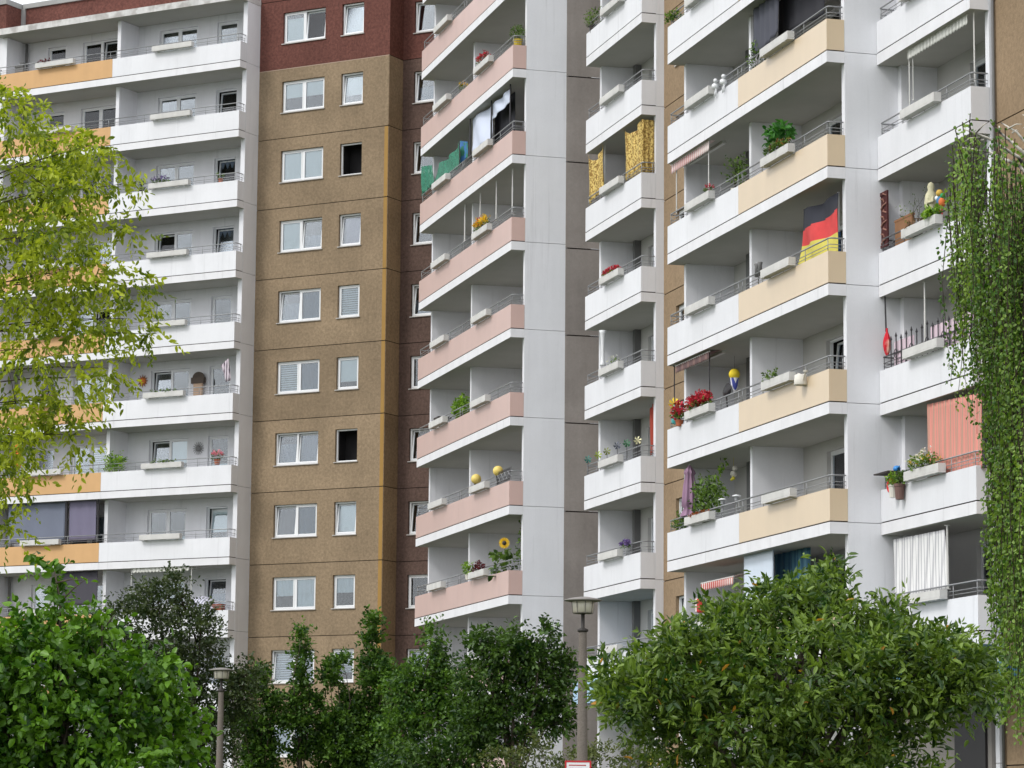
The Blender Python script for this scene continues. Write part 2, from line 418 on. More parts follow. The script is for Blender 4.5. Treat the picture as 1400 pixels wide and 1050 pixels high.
# ---- left block -------------------------------------------------------------
rootA = empty('apartment_building', FA.w(-72, 96, 0), FA.rot)
tag(rootA, 'brown apartment block with orange and white balconies and a red top storey, at the left', 'building')
jA = [0]+[HA(k) for k in range(-3, 8)]+[33.57]
holes = []
for k in range(-2, 8):
    z = HA(k)
    holes += [(-70.9, -69.0, z+.1, z+2.19), (-68.05, -67.04, z+.1, z+2.19), (-76.62, -75.65, z+.1, z+2.17), (-74.8, -72.9, z+.1, z+2.17)]
facade('back_wall', rootA, -78.0, -65.95, jA, 96.3, holes, [WHITE, GREYSEAL, ROOM], lambda z: 0, lambda z: (1, True), gap=.006)
bk = [None, None, ('b', 0, 1), ('b', 0, .5), ('c', 0, .45), ('w', .55, 1), ('b', 0, .7)]
for k in range(-2, 8):
    z = HA(k)
    bl = lambda: rr.choice(bk)
    window(rootA, -70.9, -69.0, z+.1, z+2.19, 96.3, (rr.choice((0, 0, 5)), 0), [bl(), bl()], name='balcony_door', sill=False)
    window(rootA, -68.05, -67.04, z+.1, z+2.19, 96.3, (rr.choice((0, 6, 6)),), [bl()], name='balcony_window', sill=False)
    window(rootA, -76.62, -75.65, z+.1, z+2.17, 96.3, (0,), [bl() if k != 1 else ('slat', .5, 1)], name='balcony_window', sill=False)
    window(rootA, -74.8, -72.9, z+.1, z+2.17, 96.3, (0, rr.choice((0, 5))), [bl() if k != 1 else ('b', 0, 1), bl() if k != 1 else ('slat', 0, 1)], name='balcony_door', sill=False)
    balcony(rootA, -72.0, -65.754, 94.65, 96.3, z, WHITE, planter=-68.95, lfree=False)
    balcony(rootA, -78.1, -72.006, 94.65, 96.3, z, ORANGE, planter=-74.83, rfree=False)
partition(rootA, -65.95, -65.75, 95.103, 96.35, jA)
partition(rootA, -72.12, -71.95, 95.103, 96.35, jA)
partition(rootA, -78.0, -77.82, 95.103, 96.35, jA)
b = MB()
for s in (-77.62, ): b.tube([(s, 96.15, 0), (s, 96.15, 33.5)], .06, 8)
b.build('downpipe', PIPE, rootA, smooth=True)
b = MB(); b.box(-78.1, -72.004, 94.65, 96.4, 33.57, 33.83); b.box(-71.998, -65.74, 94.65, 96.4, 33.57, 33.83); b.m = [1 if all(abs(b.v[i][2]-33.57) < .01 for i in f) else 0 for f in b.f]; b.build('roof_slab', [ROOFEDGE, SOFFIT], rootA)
b = MB(); b.box(-78.0, -65.76, 96.42, 97.0, 33.83, 35.12); b.build('attic_wall', RED, rootA)
b = MB(); b.box(-78.06, -65.76, 96.34, 97.1, 35.12, 35.32)
b.box(-78.12, -77.94, 96.33, 96.6, 33.84, 35.119); b.build('coping', COPING, rootA)
# stepped-back neighbour section at the far left
tq, zq = FA.on_s(7, 14, -78.2)
b = MB(); b.box(-84, -78.13, tq, 97.2, 33.83, 35.1); b.build('attic_wall', RED, rootA)
b = MB(); b.box(-84, -78.10, tq-.06, 97.3, 35.1, 35.32); b.build('coping', COPING, rootA)
b = MB(); b.box(-84, -78.14, tq+.3, 97.2, 0, 33.83); b.build('side_wall', WHITE, rootA)
# brown window wall
jW = [HW(k) for k in range(-2, 10)]+[35.1]
matz = lambda z: 1 if z > HW(8)-.5 else 0
sealz = lambda z: (3, True) if abs(z-HW(8)) < .1 else (2, False)
hW = []
for k in range(-2, 9):
    z = HW(k); hW += [(-64.66, -62.67, z+1.02, z+2.29), (-61.89, -60.89, z+1.02, z+2.29)]
bm = [BROWN, RED, SEAL, LIGHTSEAL, ROOM]
facade('brown_wall', rootA, -65.745, -59.68, jW, 96.0, hW, bm, matz, sealz)
W1 = {8: ((0, 6), [('w', 0, .8), ('w', 0, 1)]), 7: ((0, 0), [('w', .5, 1), ('w', .5, 1)]), 6: ((0, 0), [('w', 0, 1), ('w', 0, 1)]), 5: ((0, 6), [('w', 0, 1), ('b', 0, .45)]),
      4: ((6, 0), [('b', 0, .6), ('b', 0, 1)]), 3: ((0, 0), [('slat', 0, 1), ('b', 0, 1)]), 2: ((6, 6), [('b', 0, .65), ('b', 0, 1)]), 1: ((6, 0), [None, ('b', 0, 1)]),
      0: ((0, 0), [('c', .45, 1), ('c', 0, 1)]), -1: ((6, 0), [('slat', 0, 1), ('slat', 0, 1)]), -2: ((0, 0), [('c', 0, 1), ('c', 0, 1)])}
W2 = {8: ((6,), [('w', 0, 1)]), 7: ((6,), [('w', .35, 1)]), 6: ((0,), [None]), 5: ((6,), [('l', 0, 1)]), 4: ((0,), [('slat', 0, 1)]), 3: ((0,), [('w', .25, 1)]), 2: ((0,), [None]), 1: ((6,), [('w', 0, 1)]),
      0: ((0,), [('c', .5, 1)]), -1: ((0,), [('slat', .3, 1)]), -2: ((0,), [('c', 0, 1)])}
for k in range(-2, 9):
    z = HW(k)
    window(rootA, -64.66, -62.67, z+1.02, z+2.29, 96.0, W1[k][0], W1[k][1])
    window(rootA, -61.89, -60.89, z+1.02, z+2.29, 96.0, W2[k][0], W2[k][1], opened=(0,) if k in (6, 2) else ())
b = MB()
for k in range(-2, 8): b.box(-59.86, -59.70, 95.992, 96.012, (HW(k)+.02) if k > -2 else 0, HW(k+1)-.02, 0 if k < 7 else 1)
b.build('corner_strip', [OCHRE, BROWN], rootA)
b = MB()
zz = [0]+jW
for k in range(len(zz)-1):
    b.tint = rnd.random(); mi = matz(zz[k]); za, zb = zz[k]+(.014 if k else 0), zz[k+1]-.014
    b.face([(-59.68, 96.0, za), (-59.68, 97.0, za), (-59.68, 97.0, zb), (-59.68, 96.0, zb)], mi)
    b.face([(-59.69, 95.99, zb-.03), (-59.69, 97.05, zb-.03), (-59.69, 97.05, zb+.06), (-59.69, 95.99, zb+.06)], 2)
b.build('side_wall', [BROWN, RED, SEAL], rootA)
hM = [(-59.18, -58.18, HW(k)+1.02, HW(k)+2.29) for k in range(-2, 9)]
facade('mauve_wall', rootA, -59.70, -57.4, jW, 97.0, hM, [MAUVE, RED, SEAL, MAUVE, ROOM], matz, lambda z: (2, False))
for k in range(-2, 9):
    z = HW(k); window(rootA, -59.18, -58.18, z+1.02, z+2.29, 97.0, (0 if k in (3, 0) else 6,), [('slat', 0, 1) if k in (-1,) else (('b', 0, .5) if k in (4, 7) else None)])
b = MB(); b.box(-65.8, -57.4, 95.95, 105, 35.1, 35.3); b.build('roof', COPING, rootA)
finish(rootA, -72, 96)

# ---- pink block -------------------------------------------------------------
rootB = empty('apartment_building', FB.w(-95.7, 27.45, 0), FB.rot)
tag(rootB, 'apartment block section with stacked pink balconies and a pale grey end wall', 'building')
jB = [0]+[HB(k) for k in range(-2, 9)]+[33.7]
hB = []
for k in range(-2, 9):
    z = HB(k); hB += [(-93.6, -91.7, z+.1, z+2.2), (-99.6, -97.7, z+.1, z+2.2)]
TM = 27.45
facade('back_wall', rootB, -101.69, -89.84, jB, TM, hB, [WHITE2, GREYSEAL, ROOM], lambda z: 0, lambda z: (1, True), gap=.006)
for k in range(-2, 9):
    z = HB(k)
    window(rootB, -93.6, -91.7, z+.1, z+2.2, TM, (0, 0), [None, ('c', 0, 1)], name='balcony_door', sill=False)
    window(rootB, -99.6, -97.7, z+.1, z+2.2, TM, (0, 0), [('c', 0, 1), None], name='balcony_door', sill=False)
    balcony(rootB, -101.85, -95.9, 24.95, TM, z, PINK, planter=-98.42, rfree=False)
    balcony(rootB, -95.894, -89.654, 24.95, TM, z, PINK, planter=-92.9, lfree=False)
partition(rootB, -101.85, -101.68, 25.403, TM+.05, jB)
partition(rootB, -96.3, -96.14, 25.403, TM+.05, jB)
partition(rootB, -89.85, -89.65, 25.403, 26.8, jB, name='end_pillar_wall')
b = MB()
for s in (-96.55, ): b.box(s, s+.22, TM-.2, TM-.004, 0, 33.6)
b.build('pipe_duct', PIPE, rootB)
b = MB(); b.tint = .5
zz = [0]+[HB(k)-.12 for k in range(-2, 10)]+[35.1]
for k in range(len(zz)-1):
    b.tint = rnd.random(); za, zb = zz[k]+(.02 if k else 0), zz[k+1]-.02
    b.face([(-89.63, 26.735, za), (-89.63, 28.6, za), (-89.63, 28.6, zb), (-89.63, 26.735, zb)], 0)
    b.face([(-89.63, 26.735, za), (-89.68, 26.735, za), (-89.68, 26.735, zb), (-89.63, 26.735, zb)], 0)
    b.face([(-89.65, 26.735, zb), (-89.65, 28.6, zb), (-89.65, 28.6, zb+.04), (-89.65, 26.735, zb+.04)], 1)
b.build('gable_wall', [GREYCON, SEAL], rootB)
b = MB(); b.box(-109.7, -101.86, TM, TM+.3, 0, 35); b.build('brown_wall', BROWN, rootB)
b = MB(); b.box(-109.72, -109.45, TM-.01, TM+.2, 0, HW(7)); b.build('corner_strip', OCHRE, rootB)
b = MB(); b.box(-101.9, -89.6, 24.95, TM, 33.7, 33.95); b.box(-109.7, -89.7, TM, 38, 35.0, 35.2); b.build('roof', COPING, rootB)
finish(rootB, -95.7, 27.45)

# ---- right block ------------------------------------------------------------
rootC = empty('apartment_building', FB.w(-70, 27.5, 0), FB.rot)
tag(rootC, 'apartment block section with cream yellow and white balconies and tan walls, at the right', 'building')
TD = 28.4
# stack of single white balconies
hM = []
for k in range(-1, 9): z = HB(k); hM += [(-83.75, -82.75, z+.1, z+2.2), (-86.3, -85.0, z+.9, z+2.2)]
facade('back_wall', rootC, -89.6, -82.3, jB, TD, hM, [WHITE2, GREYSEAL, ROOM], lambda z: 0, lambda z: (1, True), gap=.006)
for k in range(-1, 9):
    z = HB(k); window(rootC, -83.75, -82.75, z+.1, z+2.2, TD, (0,), [('b', 0, .7)], name='balcony_door', sill=False)
    window(rootC, -86.3, -85.0, z+.9, z+2.2, TD, (0,), [('c', 0, 1)], name='balcony_window', sill=False)
for k in range(-1, 8): balcony(rootC, -87.7, -82.104, 26.8, TD, HB(k), WHITE, planter=-84.68)
partition(rootC, -87.7, -87.5, 27.253, TD+.05, jB)
partition(rootC, -82.3, -82.1, 27.253, TD+.05, jB)
b = MB(); b.box(-87.2, -87.0, TD-.2, TD-.004, 0, 33.6); b.build('pipe_duct', PIPE, rootC)
b = MB(); b.box(-87.95, -82.09, 26.55, TD, 5.10, 5.80); b.build('entrance_canopy', BLUEPANEL, rootC, bevel=.01)
b = MB(); b.box(-89.6, -82.4, TD-.05, TD-.01, 0, 2.9); b.build('ground_floor_wall', mk('dull_pink_render', (158, 112, 100), var=.1), rootC)
# tan wall between the stacks
hT = []
for k in range(-2, 9): z = HW(k); hT += [(-81.0, -79.0, z+1.02, z+2.29)]
facade('tan_wall', rootC, -82.1, -76.05, jW, 27.5, hT, [TAN, SEAL, ROOM], lambda z: 0, lambda z: (1, False))
for k in range(-2, 9): z = HW(k); window(rootC, -81.0, -79.0, z+1.02, z+2.29, 27.5, (rr.choice((0, 6)), 0), [rr.choice(bk), rr.choice(bk)])
# yellow / white pair
hC = []
for k in range(-1, 8): z = HB(k); hC += [(-69.3, -67.9, z+.1, z+2.26), (-66.6, -65.4, z+.9, z+2.2), (-73.0, -71.4, z+.1, z+2.2)]
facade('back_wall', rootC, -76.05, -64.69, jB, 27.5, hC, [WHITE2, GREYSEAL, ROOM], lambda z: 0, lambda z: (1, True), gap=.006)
for k in range(-1, 8):
    z = HB(k)
    window(rootC, -69.3, -67.9, z+.1, z+2.26, 27.5, (5 if k == 1 else 0,), [('b', 0, 1) if k == 0 else None], name='balcony_door', sill=False)
    window(rootC, -66.6, -65.4, z+.9, z+2.2, 27.5, (0,), [None], name='balcony_window', sill=False)
    window(rootC, -73.0, -71.4, z+.1, z+2.2, 27.5, (0, 0), [None, None], name='balcony_door', sill=False)
for k in range(-1, 7):
    z = HB(k)
    balcony(rootC, -76.3, -70.653, 25.66, 27.5, z, WHITE, planter=-73.35, rfree=False)
    balcony(rootC, -70.647, -64.504, 25.66, 27.5, z, YELLOW, planter=-67.55, lfree=False)
partition(rootC, -76.22, -76.05, 26.113, 27.55, jB)
partition(rootC, -71.06, -70.9, 26.113, 27.55, jB)
partition(rootC, -64.7, -64.5, 26.113, 27.56, jB, name='end_pillar_wall')
b = MB(); b.box(-74.3, -74.05, 27.2, 27.496, 0, 33.6); b.build('pipe_duct', PIPE, rootC)
# white single stack at the right
hD = []
for k in range(-1, 8): z = HB(k); hD += [(-62.45, -61.5, z+.1, z+2.2)]
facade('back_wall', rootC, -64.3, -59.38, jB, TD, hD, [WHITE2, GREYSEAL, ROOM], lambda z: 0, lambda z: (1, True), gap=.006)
for k in range(-1, 8): z = HB(k); window(rootC, -62.45, -61.5, z+.1, z+2.2, TD, (0,), [None], name='balcony_door', sill=False)
for k in range(-1, 7): balcony(rootC, -64.49, -59.184, 26.93, TD, HB(k), WHITE, planter=-61.72, lfree=True, dark=(k in (2, 1)))
partition(rootC, -64.502, -64.3, 27.47, TD+.05, jB)
partition(rootC, -59.38, -59.18, 27.383, TD+.05, jB)
hR = [(s, s+2, HW(k)+1.02, HW(k)+2.29) for k in range(-1, 9) for s in (-57.5, -52.5, -46.5)]
facade('tan_wall', rootC, -59.18, -38, jW, 27.5, hR, [TAN, SEAL, ROOM], lambda z: 0, lambda z: (1, False))
for k in range(-1, 9):
    for s in (-57.5, -52.5, -46.5): z = HW(k); window(rootC, s, s+2, z+1.02, z+2.29, 27.5, (0, 0), [('c', 0, 1), None])
b = MB(); b.tube([(-59.1, 27.44, 0), (-59.1, 27.44, 35)], .035, 8); b.build('downpipe', PIPE, rootC, smooth=True)
b = MB(); b.box(-62, -56, 26.0, 27.49, 4.62, 4.92); b.build('entrance_canopy', TEALPANEL, rootC, bevel=.01)
b = MB(); b.box(-64.48, -59.4, 27.3, 27.46, 0, 4.3); b.build('ground_floor_wall', GREYBASE, rootC)
b = MB(); b.box(-61.2, -59.6, 27.24, 27.297, 0.1, 4.1); b.build('entrance_door', DOORDARK, rootC)
b = MB(); b.box(-76.2, -64.6, 26.9, 27.2, 0, 2.6); b.build('ground_floor_wall', GREYBASE, rootC)
b = MB(); b.box(-76.3, -64.5, 25.66, 27.5, 33.7, 33.95); b.box(-64.49, -59.2, 26.93, TD, 33.7, 33.95); b.box(-87.7, -82.1, 26.8, TD, 33.7, 33.95)
b.box(-89.6, -38, 28.45, 40, 35.0, 35.2); b.build('roof', COPING, rootC)
finish(rootC, -70, 27.5)

# ------------------------------------------------------------------ ground, sky, light
GRASSG = mk('lawn_ground', (62, 72, 42), rough=1, spec=.1, var=.25, scale=.6, grain=.2, gscale=8)
b = MB(); b.face([(-1500, -1500, 0), (1500, -1500, 0), (1500, 1500, 0), (-1500, 1500, 0)]); tag(b.build('ground', GRASSG), kind='structure')
b = MB(); b.face([(-400, 4, .004), (400, 4, .004), (400, 20, .004), (-400, 20, .004)]); tag(b.build('pavement', mk('paving', (120, 116, 110), var=.1, rough=.9)), kind='structure')

SUN_EL, SUN_AZ = math.radians(46), math.radians(235)    # azimuth clockwise from +Y
w = bpy.data.worlds.new('World'); S.world = w; w.use_nodes = True
nt = w.node_tree; L = nt.links.new; bg = nt.nodes['Background']
sk = nt.nodes.new('ShaderNodeTexSky'); sk.sky_type = 'NISHITA'; sk.sun_disc = False; sk.sun_elevation = SUN_EL; sk.sun_rotation = SUN_AZ
sk.air_density = 1; sk.dust_density = 4; sk.ozone_density = 1
hs = nt.nodes.new('ShaderNodeHueSaturation'); hs.inputs['Saturation'].default_value = .4
mxs = nt.nodes.new('ShaderNodeMix'); mxs.data_type = 'RGBA'; mxs.inputs[0].default_value = .75; mxs.inputs[7].default_value = (8.9, 9.1, 9.5, 1)   # even cloud cover
L(sk.outputs[0], hs.inputs['Color']); L(hs.outputs[0], mxs.inputs[6]); L(mxs.outputs[2], bg.inputs[0]); bg.inputs[1].default_value = .11
sd = bpy.data.lights.new('sun', 'SUN'); sd.energy = .85; sd.angle = math.radians(14); sd.color = (1, .97, .92)
so = bpy.data.objects.new('sun', sd); COL.objects.link(so)
dirs = Vector((math.sin(SUN_AZ)*math.cos(SUN_EL), math.cos(SUN_AZ)*math.cos(SUN_EL), math.sin(SUN_EL)))
so.rotation_euler = (-dirs).to_track_quat('-Z', 'Y').to_euler(); so.location = (0, 0, 60)
S.view_settings.view_transform = 'Standard'; S.view_settings.look = 'None'; S.view_settings.exposure = .74; S.view_settings.gamma = 1
S.cycles.max_bounces = 8; S.cycles.transparent_max_bounces = 12
#PART3
# ------------------------------------------------------------------ foliage
def unit(a): return a/np.maximum(np.linalg.norm(a, axis=-1, keepdims=True), 1e-9)


def leaf_mesh(name, P, D, N, Ln, Wd, mat, parent, tint, fold=.18, curl=.12):
    """one folded leaf per row: P base, D direction, N normal, Ln length, Wd width"""
    n = len(P); D = unit(D); Sd = unit(np.cross(D, N)); N = np.cross(Sd, D)
    Ln = Ln[:, None]; Wd = Wd[:, None]
    v = np.empty((n, 6, 3))
    v[:, 0] = P
    v[:, 1] = P + D*Ln*.32 + Sd*Wd*.5 + N*Wd*fold
    v[:, 2] = P + D*Ln*.70 + Sd*Wd*.40 + N*(Wd*fold - Ln*curl*.4)
    v[:, 3] = P + D*Ln - N*Ln*curl
    v[:, 4] = P + D*Ln*.70 - Sd*Wd*.40 + N*(Wd*fold - Ln*curl*.4)
    v[:, 5] = P + D*Ln*.32 - Sd*Wd*.5 + N*Wd*fold
    me = bpy.data.meshes.new(name); me.vertices.add(n*6); me.vertices.foreach_set('co', v.reshape(-1))
    idx = (np.arange(n)*6)[:, None] + np.array([0, 1, 2, 3, 0, 3, 4, 5])[None]
    me.loops.add(n*8); me.loops.foreach_set('vertex_index', idx.reshape(-1).astype(np.int32))
    me.polygons.add(n*2); me.polygons.foreach_set('loop_start', (np.arange(n*2)*4).astype(np.int32))
    me.polygons.foreach_set('loop_total', np.full(n*2, 4, np.int32))
    at = me.attributes.new('tint', 'FLOAT', 'FACE'); at.data.foreach_set('value', np.repeat(tint, 2).astype(np.float32))
    me.materials.append(mat); me.update(calc_edges=True); me.validate()
    o = bpy.data.objects.new(name, me); COL.objects.link(o)
    if parent: o.parent = parent
    return o


class Crown:
    """collects leaves sprig by sprig; coordinates are relative to the plant's base"""
    def __init__(c, seed): c.r = np.random.default_rng(seed); c.P = []; c.D = []; c.N = []; c.L = []; c.W = []; c.T = []; c.tw = []
    def sprigs(c, B, D, nl, length, leaf, width, droop=.3, spread=.8, tint=(0, 1), jitter=.25, hang=0.0, flat=.6):
        """B,D: sprig bases and directions (n,3); nl leaves along each"""
        r = c.r; n = len(B); D = unit(D); ln = length*r.uniform(.6, 1.3, n)
        st = r.uniform(tint[0], tint[1], n)
        for i in range(nl):
            f = (i+.5)/nl
            pos = B + D*(ln*f)[:, None] + np.array([0, 0, -1.])*(droop*ln*f*f)[:, None]
            td = unit(D + np.array([0, 0, -1.])*(2*droop*f))
            rv = r.normal(size=(n, 3)); side = unit(np.cross(td, rv))
            ld = unit(td*(1-spread*.5) + side*spread + np.array([0, 0, -1.])*hang)
            up = unit(r.normal(size=(n, 3))*(1-flat) + np.array([0, 0, 1.])*flat + side*.2)
            c.P.append(pos + r.normal(size=(n, 3))*leaf*.15); c.D.append(ld); c.N.append(up)
            q = r.uniform(1-jitter, 1+jitter, n); c.L.append(leaf*q); c.W.append(width*q)
            c.T.append(np.clip(st + r.normal(size=n)*.12, 0, 1))
    def clump(c, ctr, rad, n, nl, length, leaf, width, shell=.55, up=.35, **kw):
        """n sprigs spread through an ellipsoid, denser near its surface, pointing outwards"""
        r = c.r; d = unit(r.normal(size=(n, 3))); rr_ = (shell + (1-shell)*r.random(n)**.7)
        lump = 1 + .24*np.sin(d[:, 0]*7+ctr[0]*3) * np.sin(d[:, 2]*6+ctr[2]*5) + .08*r.normal(size=n)
        B = np.array(ctr) + d*np.array(rad)*(rr_*lump)[:, None]
        D = unit(d + np.array([0, 0, up]) + r.normal(size=(n, 3))*.45)
        c.sprigs(B, D, nl, length, leaf, width, **kw)
    def build(c, parent, mat, autumn=0, name='crown', **kw):
        T = np.concatenate(c.T)*.96
        if autumn: T[c.r.random(len(T)) < autumn] = 1.0
        return leaf_mesh(name, np.concatenate(c.P), np.concatenate(c.D), np.concatenate(c.N), np.concatenate(c.L), np.concatenate(c.W), mat, parent, T, **kw)


def limbs(parent, base_r, top, ends, mat, seed=1, name='trunk', wob=.06, bend=.5):
    """tapered trunk from the origin to top, with a limb to every end point"""
    r = random.Random(seed); b = MB(); top = Vector(top); pts = []; n = 7
    for i in range(n+1):
        f = i/n; pts.append(top*f + Vector((r.uniform(-1, 1), r.uniform(-1, 1), 0))*wob*(0 < i < n))
    b.tube(pts, [base_r*(1.25 if i == 0 else 1-.65*i/n) for i in range(n+1)], 9)
    for e, rad in ends:
        e = Vector(e); h = min(max(.25, (e.z/top.z)*bend), .98) if top.z > 0 else .5
        k = min(n-1, int(h*n)); st = pts[k].lerp(pts[k+1], h*n-k)
        m_ = st.lerp(e, .5) + Vector((r.uniform(-.1, .1), r.uniform(-.1, .1), .12))*(e-st).length
        q = [st.lerp(m_, .5) + Vector((0, 0, .03)), m_, m_.lerp(e, .6) + Vector((r.uniform(-.05, .05), 0, .03)), e]
        b.tube([st]+q, [rad, rad*.85, rad*.6, rad*.4, rad*.2], 6)
        for j in range(3):
            t_ = m_.lerp(e, r.uniform(.2, .9)); d = Vector((r.uniform(-1, 1), r.uniform(-1, 1), r.uniform(-.3, .9)))*(e-st).length*.14
            b.tube([t_, t_+d*.6+Vector((0, 0, .02)), t_+d], [rad*.35, rad*.22, rad*.1], 5)
    return b.build(name, mat, parent, smooth=True)


def plant(name, loc, label, cat, group=None): return tag(empty(name, loc), label, cat, group)

LEAF_LAUREL = leafmat('glossy_dark_leaves', (.016, .055, .005), (.165, .255, .032), (.5, .24, .03), rough=.46, trans=.26, spec=.5)
LEAF_YEL = leafmat('yellow_green_leaves', (.09, .145, .008), (.41, .47, .035), rough=.5, trans=.42)
LEAF_LILAC = leafmat('bright_broad_leaves', (.014, .06, .004), (.125, .265, .018), rough=.4, trans=.26)
LEAF_DULL = leafmat('dull_olive_leaves', (.02, .042, .012), (.075, .105, .038), rough=.5, trans=.25)
LEAF_HORN = leafmat('hornbeam_leaves', (.012, .05, .006), (.115, .225, .03), rough=.5, trans=.3)
LEAF_DARK = leafmat('deep_green_leaves', (.008, .034, .006), (.085, .165, .026), rough=.45, trans=.28)
LEAF_HEDGE = leafmat('hedge_leaves', (.045, .07, .02), (.14, .17, .05), rough=.5, trans=.25)
LEAF_BIRCH = leafmat('birch_leaves', (.045, .12, .016), (.24, .36, .07), rough=.42, trans=.35)

def clumps_tree(name, base_px, Y, label, cat, clumps, leaf, width, mat, seed, dens, nl=7, sprig=.35, bark=None, trunk_r=.09, group=None, autumn=0, depth=1.0, shell=.5, up=.35, trunk_top=None, fold=.18, curl=.12, **kw):
    """clumps: (x, y, rx, ry) on the photo at ground distance Y, turned into ellipsoids of real size"""
    p0 = px(base_px, 1100, Y); base = Vector((p0.x, Y, 0))
    root = plant(name, base, label, cat, group)
    cr_ = Crown(seed); m_ = Y/F_PX; ends = []; rg = random.Random(seed); top = 0
    for q in clumps:
        x, y, rx, ry = q[:4]; off = q[4] if len(q) > 4 else rg.uniform(-.35, .35)
        c = px(x, y, Y) - base; c.y = off*depth
        rad = (max(.35*rx*m_, rx*m_-sprig*.55), max(.2, (rx+ry)/2*m_*depth-sprig*.3), max(.35*ry*m_, ry*m_-sprig*.75))
        area = rx*ry*m_*m_
        cr_.clump(c, rad, int(dens*area)+8, nl, sprig, leaf, width, shell=shell, up=up, **kw)
        ends.append((c + Vector((0, 0, rad[2]*.5)), max(.012, trunk_r*.35))); top = max(top, c.z)
    cr_.build(root, mat, autumn, fold=fold, curl=curl)
    limbs(root, trunk_r, (0, 0, trunk_top or top*.75), ends, bark or BARK, seed)
    return root

# big glossy shrub at the right
clumps_tree('cherry_laurel', 1080, 28, 'big glossy dark green shrub with a few orange leaves in front of the yellow balconies', 'shrub',
    [(1090, 920, 160, 90), (960, 915, 105, 70), (1230, 920, 105, 75), (1140, 838, 64, 44), (1040, 858, 84, 48), (900, 945, 75, 58), (858, 960, 55, 46), (1215, 874, 70, 44), (1290, 910, 62, 55), (1315, 955, 58, 40), (1140, 790, 24, 34), (1060, 812, 34, 26), (985, 845, 40, 28), (1325, 925, 38, 26), (1270, 890, 34, 30),
     (1000, 990, 110, 70), (1130, 1000, 120, 70), (1240, 985, 70, 50), (930, 1010, 70, 50), (1100, 815, 36, 22), (1225, 838, 26, 24), (925, 885, 45, 28), (835, 925, 32, 26), (1080, 1060, 150, 40), (1200, 1060, 90, 40)],
    .077, .027, LEAF_LAUREL, 3, 980, nl=9, sprig=.26, autumn=.004, depth=1.3, trunk_r=.11, droop=.15, spread=.75, jitter=.5, flat=.4, shell=.45)
# young shoots standing out of it
# left foreground tree: trunk stands outside the frame
YL = 33
rootL = plant('ash_tree', (px(-330, 1100, YL).x, YL, 0), 'yellow green leafy tree reaching in from the left edge over the orange balconies', 'tree')
cr_ = Crown(5); bx = Vector(rootL.location); mL = YL/F_PX; endsL = []
for (x, y, rx, ry) in [(15, 170, 75, 45), (75, 205, 70, 45), (130, 215, 40, 35), (30, 260, 80, 50), (105, 275, 60, 40), (20, 345, 70, 55), (100, 345, 65, 45), (40, 420, 70, 50), (125, 395, 55, 45), (175, 385, 30, 28), (175, 440, 35, 30), (110, 455, 50, 35), (205, 460, 14, 12), (0, 110, 14, 14),
        (60, 495, 45, 32), (140, 500, 25, 28), (90, 555, 36, 30), (30, 560, 55, 40), (0, 610, 40, 50), (15, 660, 28, 35), (105, 600, 16, 26), (5, 720, 16, 26), (-90, 250, 80, 90), (-100, 420, 90, 90), (-80, 580, 70, 80), (-150, 150, 90, 60), (165, 250, 22, 20), (180, 320, 18, 18), (-200, 330, 90, 100), (-170, 500, 80, 90), (120, 530, 26, 20), (40, 610, 30, 24), (-290, 200, 110, 90), (-330, 330, 120, 100), (-330, 470, 110, 90), (-430, 250, 100, 90), (-450, 400, 110, 100), (-540, 330, 90, 90), (-560, 470, 80, 80), (-420, 540, 90, 70), (-250, 120, 90, 60), (-380, 130, 90, 60)]:
    c = px(x, y, YL) - bx; c.y = rnd.uniform(-.8, .8); rad = (rx*mL*.78, (rx+ry)*.4*mL, ry*mL*.72)
    inside = x > -60
    cr_.clump(c, rad, int((820 if inside else 300)*rad[0]*rad[2])+5, 9, .30, .076, .033, shell=.2, up=-.15, droop=.35, spread=.85, hang=.45, flat=.35, jitter=.35)
    endsL.append((c + Vector((0, 0, rad[2]*.3)), .016))
cr_.build(rootL, LEAF_YEL)
limbs(rootL, .2, (.3, 0, 7.2), endsL, BARKD, 5, bend=.85)
# bright broad-leaved bush, lower left
clumps_tree('lilac_bush', 90, 30, 'bright green broad-leaved bush filling the lower left corner', 'bush',
    [(60, 925, 120, 80), (170, 950, 90, 75), (20, 892, 70, 42), (95, 888, 58, 38), (-60, 940, 100, 80), (100, 1000, 130, 70), (230, 1005, 48, 70), (205, 915, 48, 42), (75, 830, 17, 40), (75, 785, 8, 22), (140, 860, 26, 30), (5, 990, 90, 70), (-80, 1020, 90, 60), (30, 1050, 150, 40), (185, 1050, 80, 40), (35, 862, 22, 16)],
    .08, .052, LEAF_LILAC, 8, 560, nl=8, sprig=.34, depth=1.2, trunk_r=.09, droop=.3, spread=.8, hang=.3, flat=.4, shell=.4, jitter=.5)
# dull tree behind the small lamp
clumps_tree('plum_tree', 255, 78, 'dull dark olive tree behind the bright bush and the smaller lamp', 'tree',
    [(215, 820, 50, 32), (180, 850, 60, 40), (260, 870, 45, 50), (290, 930, 32, 60), (235, 930, 50, 60), (300, 1010, 30, 60), (160, 900, 60, 50), (240, 800, 28, 18), (275, 845, 30, 20), (335, 950, 24, 45), (340, 925, 24, 26), (315, 960, 20, 40), (250, 1020, 60, 60)],
    .10, .055, LEAF_DULL, 9, 280, nl=8, sprig=.5, depth=1, trunk_r=.14, droop=.2, shell=.4, bark=BARKD)
